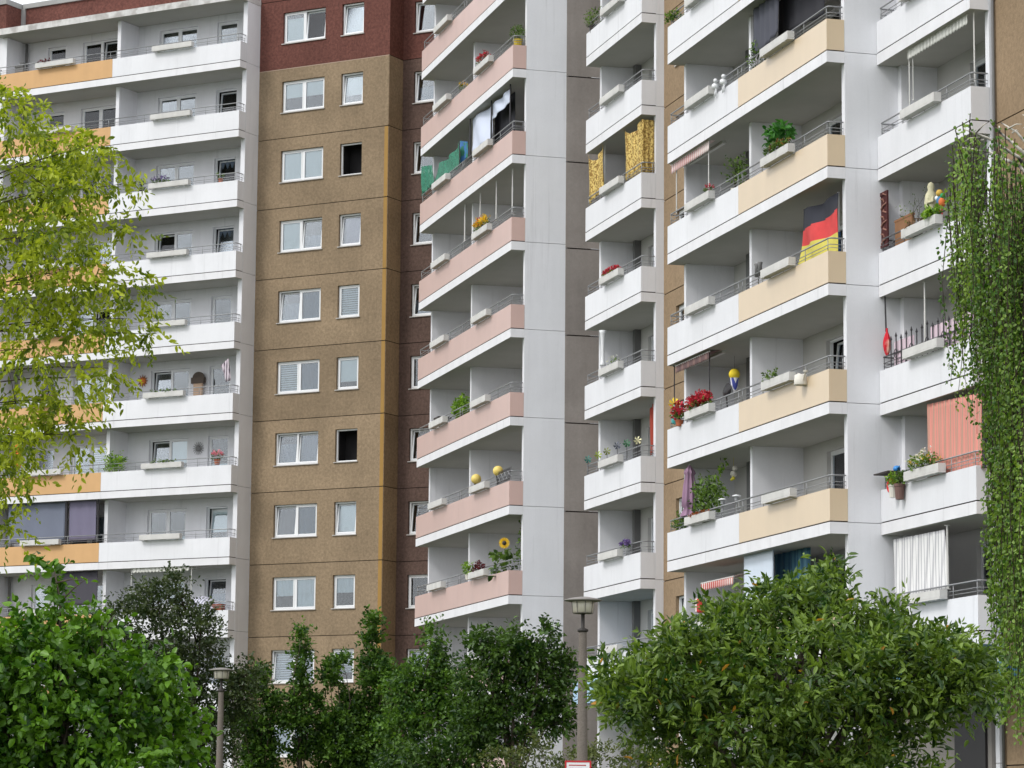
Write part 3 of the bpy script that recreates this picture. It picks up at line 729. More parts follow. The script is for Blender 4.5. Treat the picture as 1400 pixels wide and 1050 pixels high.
# row of young columnar trees
YC = 82
cols = [('slim young hornbeam right beside the smaller lamp', 357, [(356, 925, 12, 20), (355, 950, 15, 25), (352, 990, 32, 30), (355, 1030, 34, 34), (330, 990, 14, 20), (375, 965, 14, 18), (350, 1060, 30, 30)]),
        ('slim young hornbeam whose thin tip stands before the lowest paired window', 410, [(412, 868, 7, 14), (412, 895, 12, 22), (410, 930, 13, 28), (408, 960, 20, 22), (405, 990, 28, 24), (411, 1030, 18, 28), (432, 965, 10, 18)]),
        ('ragged young hornbeam with a side sprig before the lowest narrow window', 460, [(455, 915, 10, 22), (468, 905, 6, 10), (450, 930, 16, 14), (470, 960, 12, 20), (455, 990, 32, 26), (465, 1025, 38, 34), (440, 1015, 20, 30), (460, 1060, 36, 26), (478, 985, 24, 28)]),
        ('tallest of the young hornbeams, with a narrow pointed top', 510, [(508, 850, 10, 16), (508, 875, 13, 20), (510, 910, 24, 24), (512, 935, 24, 20), (505, 965, 28, 26), (512, 1005, 34, 40), (495, 1040, 30, 30), (520, 1050, 34, 30), (530, 925, 14, 26)]),
        ]
for i, (lab, bxp, cl) in enumerate(cols):
    clumps_tree('young_hornbeam', bxp, YC+i*.6, lab, 'tree', cl, .11, .065, LEAF_HORN, 20+i, 520, nl=8, sprig=.38, trunk_r=.06, group='young hornbeams in front of the brown wall', depth=1, droop=.1, up=.8, shell=.25)
# dark bushy trees before the pink balconies
clumps_tree('bushy_tree', 598, 70, 'bushy green tree on a thin pale trunk below the pink balconies, nearest the hornbeams', 'tree',
    [(590, 868, 10, 14), (596, 890, 18, 14), (580, 925, 45, 30), (560, 950, 45, 40), (620, 945, 40, 40), (590, 980, 60, 36), (550, 1000, 40, 40), (640, 985, 40, 34), (600, 910, 20, 20)], .10, .058, LEAF_HORN, 31, 420, nl=8, sprig=.42, trunk_r=.07, droop=.15, up=.5, shell=.4, group='bushy trees below the pink balconies')
clumps_tree('bushy_tree', 700, 62, 'wide dark green bushy tree behind the larger lamp post', 'tree',
    [(655, 880, 22, 24), (690, 895, 45, 36), (735, 900, 40, 34), (745, 870, 18, 18), (670, 930, 55, 40), (740, 945, 50, 42), (700, 985, 70, 45), (650, 990, 40, 40), (765, 985, 26, 36), (770, 915, 18, 24), (640, 1030, 60, 36), (700, 870, 16, 12), (560, 1040, 50, 30), (600, 1060, 60, 30)], .10, .055, LEAF_DARK, 33, 470, nl=8, sprig=.4, trunk_r=.08, droop=.15, up=.4, shell=.4, group='bushy trees below the pink balconies')
# clipped hedge at the foot of the lamp
clumps_tree('hedge', 760, 50, 'low pale green hedge around the foot of the larger lamp post', 'hedge',
    [(690, 1040, 40, 22), (730, 1030, 34, 20), (830, 1030, 40, 22), (870, 1035, 40, 20), (785, 1042, 36, 20), (750, 1060, 60, 26), (850, 1060, 60, 26), (910, 1050, 40, 26), (735, 1015, 8, 16)], .06, .03, LEAF_HEDGE, 35, 420, nl=7, sprig=.2, trunk_r=.03, droop=.1, up=.5, shell=.35)
# weeping birch at the right edge
YB = 31; mB = YB/F_PX
rootW = plant('weeping_birch', (px(1470, 1100, YB).x, YB, 0), 'weeping birch hanging long leafy strands down the right edge', 'tree')
bw = Vector(rootW.location); cr_ = Crown(41); r = cr_.r; g = random.Random(41); tw = MB()
strands = []
for i in range(620):
    u = g.random(); x = 1304 + 185*u**.75; t0 = 150 + 30*abs(g.gauss(0, 1)) + (40 if x < 1320 else 0)*g.random()
    y0 = t0 + 330*g.random()*(x > 1330) + g.random()*60
    if x < 1345: y1 = g.uniform(360, 545) if x > 1312 else g.uniform(240, 330)
    elif x < 1375: y1 = g.uniform(520, 700)
    else: y1 = g.uniform(700, 1010)
    x += max(0, (y0-300))*.06
    strands.append((x, y0, min(y1, y0+g.uniform(160, 460)), g.uniform(-1.1, 1.1)))
for i in range(190): y0 = 330+g.random()*330; strands.append((g.uniform(1368, 1425), y0, g.uniform(max(720, y0+120), 1010), g.uniform(-1.1, 1.1)))
for i in range(260): y0 = 160+g.random()*380; strands.append((g.uniform(1470, 1640), y0, min(960, y0+g.uniform(200, 420)), g.uniform(-1.1, 1.1)))
for (x, y0, y1, dy) in strands:
    a = px(x, y0, YB) - bw; z1 = (px(x, y1, YB) - bw).z; ln = a.z - z1
    if ln < .2: continue
    n = max(4, int(ln/.024)); f = np.linspace(0, 1, n); ph = g.uniform(0, 6)
    out = g.uniform(-.05, .05)
    P = np.stack([a.x + out*f**.5 + .05*np.sin(f*5+ph), np.full(n, dy) + .05*np.cos(f*4+ph), a.z - ln*f], 1)
    D = unit(np.stack([r.normal(size=n)*.6, r.normal(size=n)*.6, -np.ones(n)*.7], 1))
    cr_.P.append(P + r.normal(size=(n, 3))*.03); cr_.D.append(D); cr_.N.append(unit(r.normal(size=(n, 3)))); q = r.uniform(.7, 1.25, n)
    cr_.L.append(.045*q); cr_.W.append(.031*q); cr_.T.append(np.clip(r.random()*.8 + r.normal(size=n)*.15, 0, 1))
    tw.tube([P[0], P[n//2], P[-1]], [.006, .004, .002], 4, cap=False)
cr_.build(rootW, LEAF_BIRCH)
ends = [(px(1310+20*i, 165+8*abs(i-3), YB)-bw + Vector((0, g.uniform(-.8, .8), 0)), .03) for i in range(9)] + [(px(1330+22*i, 330+10*i, YB)-bw + Vector((0, g.uniform(-.8, .8), 0)), .025) for i in range(6)] + [(px(1490+22*i, 180+9*i, YB)-bw, .028) for i in range(7)]
limbs(rootW, .17, (-.1, 0, 8.7), ends, mk('birch_bark', (196, 190, 180), rough=.8, var=.15, spots=((60, 56, 52), 3)), 41, bend=.9)
tw.build('hanging_twigs', BARKD, rootW)

# ------------------------------------------------------------------ lamps
LAMPGLASS = mk('frosted_lamp_glass', (212, 206, 190), rough=.35, spec=.6, var=.08, scale=6)
LAMPHAT = mk('grey_lamp_hat', (120, 116, 112), rough=.5, var=.1)
LAMPIRON = mk('dark_iron', (52, 48, 46), rough=.6, var=.1)
def street_lamp(x, y, Y, label, hat=.29):
    p = px(x, y, Y); z = p.z
    root = tag(empty('street_lamp', (p.x, Y, 0)), label, 'street lamp', 'park lamps on concrete posts')
    b = MB(); b.lathe([(.115, 0), (.115, .4), (.10, 1.2), (.06, z-.55), (.058, z-.52)], n=16); b.build('post', POSTCON, root, smooth=True)
    b = MB(); b.lathe([(.064, z-.54), (.085, z-.53), (.085, z-.50), (.05, z-.485), (.03, z-.47), (.028, z-.28), (.05, z-.25)], n=12); b.build('neck', LAMPIRON, root, smooth=True)
    b = MB(); b.lathe([(.12, z-.25), (.155, z-.24), (.17, z-.08), (.16, z-.07)], n=20); lg = b.build('lamp_glass', LAMPGLASS, root, smooth=True)
    b = MB()
    for k in range(8):
        th = k*math.pi/4+.2; b.tube([(.16*math.cos(th), .16*math.sin(th), z-.25), (.176*math.cos(th), .176*math.sin(th), z-.07)], .006, 5)
    b.lathe([(.15, z-.258), (.158, z-.254), (.15, z-.25)], n=20); b.build('cage', LAMPHAT, lg)
    b = MB(); b.lathe([(.22, z-.075), (hat, z-.062), (hat, z-.05), (.2, z-.022), (.06, z), (.0, z+.005)], n=24); b.build('lamp_hat', LAMPHAT, root, smooth=True)
    return root
street_lamp(797, 816, 46, 'larger park lamp with a round hat on a rough post, left of the glossy shrub')
street_lamp(303, 913, 68, 'smaller park lamp with a round hat, between bright bush and hornbeams')
#PART4
# ------------------------------------------------------------------ things on the balconies
def thing(name, label, cat, F, s, t, z, group=None): return tag(empty(name, F.w(s, t, z), F.rot), label, cat, group)
def solo(b, name, label, cat, F, s, t, z, mats, group=None, **kw):
    o = b.build(name, mats, None, **kw); o.location = F.w(s, t, z); o.rotation_euler = (0, 0, F.rot); return tag(o, label, cat, group)
def leafc(name, c0, c1, **kw): return leafmat(name, lin(c0), lin(c1), **kw)
GREENP = leafc('potted_green_leaves', (40, 66, 24), (110, 140, 62)); LIME = leafc('lime_green_leaves', (70, 110, 30), (150, 185, 70)); REDFL = leafc('red_petals', (140, 14, 34), (214, 60, 84), trans=.2)
YELFL = leafc('yellow_petals', (214, 160, 10), (240, 205, 40), trans=.2); PURFL = leafc('purple_petals', (70, 50, 120), (130, 105, 175), trans=.2); PINKFL = leafc('pink_petals', (200, 80, 120), (240, 160, 180), trans=.2)
DARKRED = leafc('wine_red_leaves', (60, 16, 26), (120, 40, 50), trans=.2); WHITEFL = leafc('white_petals', (200, 200, 196), (240, 240, 236), trans=.2)
TERRA = mk('terracotta', (168, 96, 66), rough=.9, var=.1); DPOT = mk('dark_pot', (60, 54, 52), rough=.7); WPOT = mk('pale_pot', (214, 210, 200), rough=.6)
POLEW = mk('pale_pole', (206, 206, 202), rough=.4); POLED = mk('dark_pole', (48, 46, 50), rough=.5); WOOD = mk('brown_wood', (138, 100, 70), rough=.8, var=.15, scale=4)

def bloom(name, label, cat, F, s, t, z, size, parts, pot=None, group=None, seed=0):
    """small plant: parts = (part name, material, sprigs, leaf size, upward)"""
    root = thing(name, label, cat, F, s, t, z, group); w, d, h = size; z0 = 0
    if pot:
        b = MB(); mt, pr, ph = pot; b.lathe([(pr*.72, -.0), (pr*.9, ph*.8), (pr, ph*.82), (pr, ph), (pr*.85, ph), (pr*.83, ph*.9)], n=12); b.build('pot', mt, root, smooth=False); z0 = ph*.9
    for i, (pn, mt, n, lf, zlo, zhi) in enumerate(parts):
        c = Crown(seed*17+i+int(abs(s)*10)); r = c.r
        th = r.uniform(0, 2*math.pi, n); rad = np.sqrt(r.random(n))
        B = np.stack([np.cos(th)*rad*w/2*.8, np.sin(th)*rad*d/2*.8, z0+h*(zlo+(zhi-zlo)*r.random(n))*(1-.35*rad)], 1)
        D = unit(np.stack([np.cos(th)*rad, np.sin(th)*rad, .6+r.random(n)*.6], 1))
        c.sprigs(B, D, 4, h*.28, lf, lf*.55, droop=.2, spread=.85)
        c.build(root, mt, name=pn)
    if h > .3:
        b = MB()
        for j in range(4): b.tube([(0, 0, z0*.9), (rnd.uniform(-.2, .2)*w, rnd.uniform(-.2, .2)*d, z0+h*.4), (rnd.uniform(-.35, .35)*w, rnd.uniform(-.3, .3)*d, z0+h*.75)], [.008, .006, .003], 4)
        b.build('stems', BARKD, root)
    return root


def planted(label, F, sc, tf, h, w, parts, off=0, hh=.26, seed=1, name='flowering_plant', cat='flowers'):
    return bloom(name, label, cat, F, sc+off, tf-.12, h+.965, (w, .26, hh), parts, seed=seed)


def cloth(name, label, cat, F, t, pts, mats, mi=0, amp=.03, freq=8, nu=28, nv=12, sag=0, bend=None, group=None, solid=.006):
    """hanging cloth whose four corners (TL, TR, BR, BL) lie at photo positions on the plane t"""
    q = [F.on_t(x, y, t) for x, y in pts]; s0, z0 = q[3]
    L_ = [(s-s0, z-z0) for s, z in q]
    def fn(u, v):
        tl, tr, br, bl = L_
        x = (bl[0]*(1-u)+br[0]*u)*(1-v)+(tl[0]*(1-u)+tr[0]*u)*v; z = (bl[1]*(1-u)+br[1]*u)*(1-v)+(tl[1]*(1-u)+tr[1]*u)*v
        z -= sag*4*u*(1-u)*v
        y = amp*math.sin(u*freq*math.pi + 1.3*v) + amp*.5*math.sin(u*freq*2.3+v*4)
        if bend: x, y, z = bend(u, v, x, y, z)
        return (x, y, z)
    b = MB(); b.grid(fn, nu, nv, mi)
    return solo(b, name, label, cat, F, s0, t, z0, mats, group, smooth=True, solid=solid)


def poles(F, t, lst, name, label, mat, r=.018, group=None):
    for i, (x, y0, y1) in enumerate(lst):
        s, za = F.on_t(x, y0, t); _, zb = F.on_t(x, y1, t); b = MB(); h = za-zb
        b.tube([(0, 0, 0), (0, 0, h*.52)], r, 8); b.tube([(0, 0, h*.52), (0, 0, h)], r*.8, 8); b.lathe([(r*2.2, h-.015), (r*2.2, h)], n=10); b.lathe([(r*2.2, 0), (r*2.2, .02)], n=10)
        solo(b, name, label[i] if isinstance(label, list) else label, 'pole', F, s, t, zb, mat, group, smooth=False)


def awning(label, F, t, L_, R_, drop, mat, pole=None, canopy=True, ztop=None, back=.35):
    """scalloped valance between photo points L_ and R_ (top edge), with bar, sloping canopy and clamp poles"""
    s0, z0 = F.on_t(*L_, t); s1, z1 = F.on_t(*R_, t); z = (z0+z1)/2; w = s1-s0
    root = thing('awning', label, 'awning', F, s0, t, z)
    b = MB(); n = max(6, int(w/.16))
    def fn(u, v):
        sc = .045*abs(math.sin(u*n*math.pi)); return (w*u, -.01+.012*math.sin(u*n*2*math.pi), -(drop+sc-.03)*(1-v))
    b.grid(fn, n*6, 3); b.build('valance', mat, root, smooth=True, solid=.004)
    b = MB(); b.tube([(-.02, 0, .01), (w+.02, 0, .01)], .022, 8); b.build('front_bar', POLEW, root)
    if canopy:
        b = MB(); top = min(.16, (ztop or z+.16)-z); b.grid(lambda u, v: (w*u, .02+back*v, .02+top*v), 12, 3); b.build('canopy', mat, root, solid=.004)
        b = MB(); b.box(-.03, w+.03, back, back+.1, top-.06, top+.02); b.build('cassette', POLEW, root)
    if pole:
        for (x, yb) in pole:
            sp_, _ = F.on_t(x, L_[1], t+.05); zb = F.on_t(x, yb, t+.05)[1]; b = MB(); zt = (ztop or z+.16)-z
            b.tube([(sp_-s0, .05, zb-z), (sp_-s0, .05, zt)], .017, 8); b.lathe([(.035, zt-.02), (.035, zt)], (sp_-s0, .05, 0), 10); b.build('clamp_pole', POLEW if mat is not DAWN else POLED, root)
    return root

STRW = mk('white_striped_awning', (226, 226, 220), rough=.9, stripes=((196, 196, 190), .18, .4), var=.05)
STRP = mk('pink_striped_awning', (222, 214, 210), rough=.9, stripes=((196, 150, 148), .16, .4), var=.05)
STRR = mk('red_striped_awning', (224, 214, 208), rough=.9, stripes=((186, 92, 88), .16, .4), var=.05)
DAWN = mk('dark_brown_awning', (104, 84, 84), rough=.9, stripes=((136, 110, 106), .12, .4), var=.08)
CLOTHW = mk('pale_blue_white_cloth', (206, 214, 232), rough=.9, var=.05)
NETG = mk('green_mesh', (70, 140, 116), rough=.9, var=.25, scale=5, alpha=.62)
LEOP = mk('leopard_cloth', (206, 180, 108), rough=.9, spots=((134, 104, 50), 17), var=.25, scale=6)
GREYSCREEN = mk('grey_screen_cloth', (112, 118, 134), rough=.9, var=.06); GREYSCREEN2 = mk('lavender_screen_cloth', (116, 112, 134), rough=.9, var=.06); DARKSCREEN = mk('dark_grey_screen_cloth', (74, 72, 80), rough=.9, var=.06)
SALMON = mk('salmon_striped_cloth', (212, 140, 128), rough=.9, stripes=((176, 144, 126), .13, .34), var=.05)
WSTRIPE = mk('white_striped_cloth', (226, 226, 226), rough=.9, stripes=((180, 180, 184), .16, .35), var=.05)
TEALC = mk('teal_striped_cloth', (70, 112, 140), rough=.8, stripes=((96, 140, 160), .22, .5), var=.05)
PINKC = mk('pale_pink_cloth', (206, 186, 196), rough=.9, var=.05); BLACKC = mk('dark_grey_curtain', (52, 52, 58), rough=.9, var=.1); REDC = mk('rust_red_cloth', (150, 62, 48), rough=.9, var=.1)
FB_, FR_, FG_ = mk('flag_black', (46, 48, 58), rough=.8, var=.12, scale=3), mk('flag_red', (206, 66, 66), rough=.8, var=.12, scale=3), mk('flag_gold', (204, 194, 90), rough=.8, var=.12, scale=3)

# --- left block
P_A = 94.53
planted('purple lavender in the white planter just under the top rows of the left white balconies', FA, -68.95, 94.65, HA(5), 1.1, [('foliage', GREENP, 40, .06, 0, .6), ('blossom', PURFL, 60, .05, .4, 1)], off=-.45, hh=.32)
bloom('potted_plant', 'two-tone grey potted plant left of the lavender planter', 'potted plant', FA, -70.6, 94.95, HA(5)+.75, (.4, .3, .35), [('foliage', GREENP, 25, .07, 0, 1)], (DPOT, .13, .24))
bloom('potted_plant', 'small dark plant hung at the right rail end of the lavender balcony', 'potted plant', FA, -66.7, 94.85, HA(5)+.8, (.35, .25, .3), [('foliage', GREENP, 25, .05, 0, 1)], (TERRA, .1, .16))
bloom('bushy_plant', 'lime green bush in the left corner of a white balcony beside the orange one', 'plant', FA, -71.6, 95.0, HA(1)+.4, (.9, .5, .95), [('foliage', LIME, 130, .10, .1, 1)], (TERRA, .18, .3), seed=3)
planted('low green plants in the white planter right of the lime green bush', FA, -68.95, 94.65, HA(1), 1.5, [('foliage', GREENP, 50, .06, 0, .8)], hh=.2, name='planter_greenery', cat='plant')
bloom('flowering_plant', 'pink flowers in a brown pot in the right corner of a white balcony', 'flowers', FA, -66.6, 94.9, HA(1)+.85, (.55, .3, .4), [('foliage', GREENP, 30, .06, 0, .7), ('blossom', PINKFL, 60, .05, .5, 1)], (TERRA, .13, .2), seed=4)
planted('small green sprigs in the white planter below the arched wall lantern', FA, -68.95, 94.65, HA(2), 1.5, [('foliage', GREENP, 40, .06, 0, .8)], hh=.18, name='planter_greenery', cat='plant')
planted('red flowers in the planter of an orange balcony half hidden by the yellow green tree', FA, -74.83, 94.65, HA(2), 1.5, [('foliage', GREENP, 30, .06, 0, .6), ('blossom', REDFL, 60, .05, .4, 1)], hh=.25)
r0 = thing('wall_lantern', 'dark arched lantern with an orange base on the wall of a white balcony', 'wall lantern', FA, *(lambda q: (q[0], 96.2, q[1]))(FA.on_t(273, 520, 96.2)))
b = MB(); b.grid(lambda u, v: (.28*math.cos(math.pi*u), -.08, .08+.25*math.sin(math.pi*u)*v), 14, 2); b.box(-.28, .28, -.16, -.02, -.12, .08); b.build('shade', mk('dark_bronze', (74, 62, 52), rough=.6, var=.2), r0, solid=.06)
b = MB(); b.box(-.2, .2, -.14, -.03, -.62, -.12); b.lathe([(.16, -.66), (.2, -.62), (.12, -.6)], (0, -.1, 0), 10); b.build('base', mk('pale_stone', (188, 160, 136), var=.1), r0)
r0 = thing('sun_ornament', 'orange sun face ornament on the wall of a white balcony', 'wall ornament', FA, *(lambda q: (q[0], 96.25, q[1]))(FA.on_t(195, 521, 96.25)))
b = MB(); b.ball((0, 0, 0), .16, 12, 0, .9); b.build('face', mk('orange_clay', (206, 120, 60), var=.1), r0, smooth=True)
b = MB()
for k in range(12):
    th = k*math.pi/6; b.tube([(.14*math.cos(th), 0, .14*math.sin(th)), (.27*math.cos(th), 0, .27*math.sin(th))], [.03, .005], 5)
b.build('rays', mk('dark_copper', (150, 92, 56)), r0)
r0 = thing('wall_ornament', 'round grey metal sunburst on the wall left of the pink flowers', 'wall ornament', FA, *(lambda q: (q[0], 96.25, q[1]))(FA.on_t(271, 613, 96.25)))
b = MB(); b.lathe([(.09, -.02), (.12, 0), (.09, .02)], n=12); b.v = [(x, z, y) for x, y, z in b.v]
for k in range(16):
    th = k*math.pi/8; b.tube([(.1*math.cos(th), 0, .1*math.sin(th)), (.26*math.cos(th), 0, .26*math.sin(th))], .012, 4)
b.build('rays', PIPE, r0)
cloth('pennant', 'white and dark pennant hanging in the right corner near the arched lantern', 'pennant', FA, 94.9, [(302, 500), (312, 490), (316, 520), (309, 522)], mk('pennant_cloth', (206, 196, 204), stripes=((90, 78, 92), .12, .4)), nu=8, nv=6, amp=.02)
r0 = thing('garden_chair', 'white plastic garden chair on the balcony with the orange sun face', 'chair', FA, -70.7, 95.3, HA(2))
b = MB(); b.box(-.25, .25, -.24, .24, .40, .44); b.build('seat', PVC, r0, bevel=.015)
b = MB(); b.grid(lambda u, v: (-.24+.48*u, .22+.14*v, .44+.5*v+.05*math.sin(math.pi*u)*v), 8, 4); b.build('backrest', PVC, r0, solid=.02)
for sx in (-.22, .22):
    for sy in (-.2, .2): b = MB(); b.tube([(sx*1.1, sy*1.15, 0), (sx, sy, .41)], .02, 6); b.build('leg', PVC, r0)
cloth('screen', 'wide grey screen cloth closing the left part of an orange balcony', 'screen', FA, 94.9, [(12, 690), (90, 684), (88, 739), (10, 744)], GREYSCREEN, amp=.015, freq=5)
cloth('screen', 'lavender screen cloth beside the wide grey one on an orange balcony', 'screen', FA, 94.9, [(95, 684), (132, 682), (131, 738), (94, 740)], GREYSCREEN2, amp=.012, freq=5)
poles(FA, 94.87, [(92, 684, 742), (135, 682, 740)], 'screen_pole', ['dark upright between the grey and the lavender screen', 'dark upright at the right edge of the lavender screen'], POLED, .05)
cloth('screen', 'dark grey screen cloth on the lowest orange balcony above the bright bush', 'screen', FA, 94.9, [(84, 783), (134, 780), (133, 826), (83, 829)], DARKSCREEN, amp=.015, freq=5)
awning('white scalloped awning on the lowest white balcony at the left', FA, 94.75, (181, 777), (259, 775), .17, STRW, [(180, 835), (262, 832)], ztop=HA(0)-.28)
r0 = thing('parasol', 'grey striped parasol tilted over the lowest white balcony at the left', 'parasol', FA, -67.0, 95.1, HA(-1)+.7)
b = MB(); b.grid(lambda u, v: (.85*v*math.cos(2*math.pi*u), .85*v*math.sin(2*math.pi*u)*.8, .62-.4*v*v + .02*math.cos(16*math.pi*u)*v), 32, 6); b.v = [(x, y, z-.35*x+.1*y) for x, y, z in b.v]
b.build('canopy', mk('grey_striped_parasol', (200, 200, 212), rough=.9, stripes=((140, 142, 158), .12, .4)), r0, smooth=True, solid=.006)
b = MB(); b.tube([(0, 0, -.68), (0, 0, .6)], .018, 6); b.build('pole', POLEW, r0)
b = MB(); b.box(-.42, .42, -.12, .12, 0, .22); b.box(-.44, .44, -.14, .14, .18, .23); solo(b, 'trough', 'reddish brown trough on the parapet under the tilted parasol', 'trough', FA, -66.55, 94.85, HA(-1)+.79, mk('red_brown_wood', (132, 66, 40), var=.15))
cloth('lantern_pennant', 'orange red paper pennant hanging at the far left among the leaves', 'pennant', FA, 94.8, [(19, 597), (27, 596), (29, 640), (21, 641)], mk('orange_red_paper', (220, 90, 40), stripes=((230, 150, 60), .11, .4)), nu=10, nv=10, amp=.05, freq=2)
b = MB(); b.box(-.2, .2, -.15, .15, 0, .32); b.box(-.22, .22, -.17, .17, .30, .35); b.lathe([(.1, .35), (.13, .5), (.11, .5)], (.05, 0, 0), 10); solo(b, 'storage_box', 'grey box with a pot on it at the left end of the top orange balcony', 'box', FA, -76.9, 94.95, HA(7)+.75, PIPE)
planted('reddish plants in the planter of the top orange balcony', FA, -74.83, 94.65, HA(7), .7, [('foliage', DARKRED, 30, .06, 0, 1)], off=-.6, hh=.2, name='planter_greenery', cat='plant')

# --- pink block
planted('red flowers in the planter two floors above the white cloths', FB, -92.9, 24.95, HB(6), 1.5, [('foliage', GREENP, 30, .06, 0, .5), ('blossom', REDFL, 55, .06, .4, 1)], hh=.34)
bloom('potted_conifer', 'round green shrub in a yellow pot at the corner of a pink balcony', 'potted plant', FB, -90.0, 25.2, HB(6)+.75, (.42, .42, .5), [('foliage', GREENP, 110, .05, .1, 1)], (mk('yellow_pot', (196, 172, 50)), .16, .3), seed=6)
bloom('flowering_plant', 'small pale yellow flower in the left pink bay below the red flowers', 'flowers', FB, -96.6, 25.15, HB(6)+.8, (.4, .3, .3), [('foliage', GREENP, 20, .06, 0, .6), ('blossom', YELFL, 20, .06, .5, 1)], (WPOT, .1, .14))
cloth('sheet', 'tall pale sheet hung beside the pink balcony partition', 'sheet', FB, 25.2, [(645, 163), (671, 145), (671, 192), (645, 207)], CLOTHW, amp=.05, freq=2.5)
cloth('sheet', 'short pale sheet hung right of the tall one above the pink railing', 'sheet', FB, 25.2, [(673, 142), (697, 121), (697, 140), (673, 163)], CLOTHW, amp=.03, freq=4, sag=.05)
cloth('sheet', 'black blind behind the short pale sheet', 'blind', FB, 25.55, [(676, 144), (704, 125), (704, 190), (676, 196)], BLACKC, amp=.01)
poles(FB, 25.15, [(643, 158, 214), (672, 134, 196), (698, 112, 178)], 'clamp_pole', ['pale clamp pole left of the tall sheet', 'dark clamp pole between the two pale sheets', 'dark clamp pole right of the short sheet'], POLED, .03)
cloth('mesh_screen', 'translucent green mesh stretched across the left pink bay', 'mesh', FB, 25.12, [(600, 222), (628, 194), (628, 228), (592, 252)], NETG, amp=.04, freq=5, sag=.18)
cloth('mesh_screen', 'green mesh bundled around the outer corner of the pink balcony', 'mesh', FB, 25.05, [(577, 228), (590, 226), (592, 252), (576, 268)], NETG, amp=.07, freq=6)
cloth('mesh_screen', 'narrow green mesh strip with a blue patch beside the partition', 'mesh', FB, 25.3, [(628, 192), (640, 194), (640, 214), (628, 226)], mk('green_blue_mesh', (50, 120, 96), spots=((60, 110, 170), 4)), amp=.03, freq=5)
poles(FB, 25.2, [(636, 262, 330), (657, 250, 318), (679, 238, 302), (701, 222, 292)], 'clamp_pole', ['thin dark clamp pole left of the yellow flower planter', 'pale clamp pole behind the yellow flower planter', 'pale clamp pole at the right end of the yellow flower planter', 'pale clamp pole nearest the corner of the pink balcony'], POLEW, .024)
planted('bright yellow and red flowers in the planter behind the pale poles', FB, -92.9, 24.95, HB(4), 1.9, [('foliage', GREENP, 40, .06, 0, .6), ('blossom', YELFL, 90, .07, .4, 1), ('red_blossom', REDFL, 16, .06, .6, 1)], hh=.42)
bloom('fern', 'bright green fern in the left pink bay', 'plant', FB, -97.0, 25.35, HB(2)+.55, (1.1, .5, .8), [('foliage', LIME, 130, .11, .05, 1)], (DPOT, .16, .3), seed=8)
r0 = thing('bird_house', 'small white bird house with a dark roof at the left of the fern', 'bird house', FB, -99.6, 25.3, HB(2)+.8)
b = MB(); b.box(-.2, .2, -.15, .15, 0, .38); b.build('body', PVC, r0)
b = MB(); b.box(-.32, .32, -.24, .24, .38, .44); b.build('roof', DPOT, r0)
for x, y, lab in ((651, 655, 'yellow ball lantern on the left of the pair above the pink parapet'), (681, 644, 'yellow ball lantern on the right of the pair, nearer the corner')):
    s, z = FB.on_t(x, y, 25.02); r0 = thing('ball_lantern', lab, 'ball lantern', FB, s, 25.02, z)
    b = MB(); b.ball((0, 0, 0), .17, 18); b.build('globe', mk('yellow_globe', (226, 200, 110), rough=.5, var=.12, scale=5), r0, smooth=True)
    b = MB(); b.tube([(0, 0, -.42), (0, 0, -.16)], .012, 6); b.lathe([(.06, -.2), (.07, -.16)], n=10); b.build('stem', POLED, r0)
# wire netting with scrolls at that corner
r0 = thing('wire_netting', 'dark wire netting with scrolls along the railing right of the ball lanterns', 'netting', FB, -91.4, 24.99, HB(1)+.8)
b = MB()
for i in range(14): b.tube([(i*.12, 0, 0), (i*.12+.25, 0, .42)], .006, 4); b.tube([(i*.12+.25, 0, 0), (i*.12, 0, .42)], .006, 4)
b.build('mesh', POLED, r0)
b = MB()
for i in range(4): b.tube([(.2+.4*i+.12*math.cos(a_*.5), -.01, .2+.12*math.sin(a_*.5)) for a_ in range(12)], .012, 5)
b.build('scrolls', RAILM, r0)
r0 = thing('sunflower', 'tall sunflower with one open yellow head on the lowest clear pink balcony', 'sunflower', FB, -91.2, 25.25, HB(0)+.2); r0.rotation_euler = (0, 0, -.25)
b = MB(); b.tube([(0, 0, 0), (.03, 0, .8), (0, -.02, 1.52)], [.02, .018, .012], 6); b.build('stem', mk('green_stem', (86, 110, 50)), r0)
c = Crown(77); n = 34; B = np.stack([c.r.normal(size=n)*.12, c.r.normal(size=n)*.12, c.r.uniform(.5, 1.35, n)], 1); c.sprigs(B, np.stack([c.r.normal(size=n), c.r.normal(size=n), np.full(n, .2)], 1), 3, .28, .2, .13, hang=.4); c.build(r0, GREENP, name='foliage')
b = MB(); b.ball((0, -.06, 1.56), .075, 10, 0, 1); b.build('flower_disc', DPOT, r0)
c = Crown(78); th = np.linspace(0, 2*math.pi, 22)[:-1]; n = 21; D = np.stack([np.cos(th), np.full(n, -.15), np.sin(th)], 1)
c.P.append(np.stack([.06*np.cos(th), np.full(n, -.07), 1.56+.06*np.sin(th)], 1)); c.D.append(D); c.N.append(np.tile([0, -1., 0], (n, 1))); c.L.append(np.full(n, .13)); c.W.append(np.full(n, .055)); c.T.append(c.r.random(n)); c.build(r0, YELFL, name='petals')
bloom('climbing_plant', 'dark leafy climber with purple dots in the corner behind the sunflower', 'plant', FB, -90.5, 25.9, HB(0)+.5, (.8, .6, 1.7), [('foliage', GREENP, 120, .12, .2, 1), ('blossom', PURFL, 18, .07, .6, 1)], (DPOT, .16, .3), seed=9)
planted('wine red plants in the planter left of the sunflower', FB, -92.9, 24.95, HB(0), 1.1, [('foliage', DARKRED, 60, .07, 0, 1)], hh=.32, off=.05, name='planter_greenery', cat='plant')
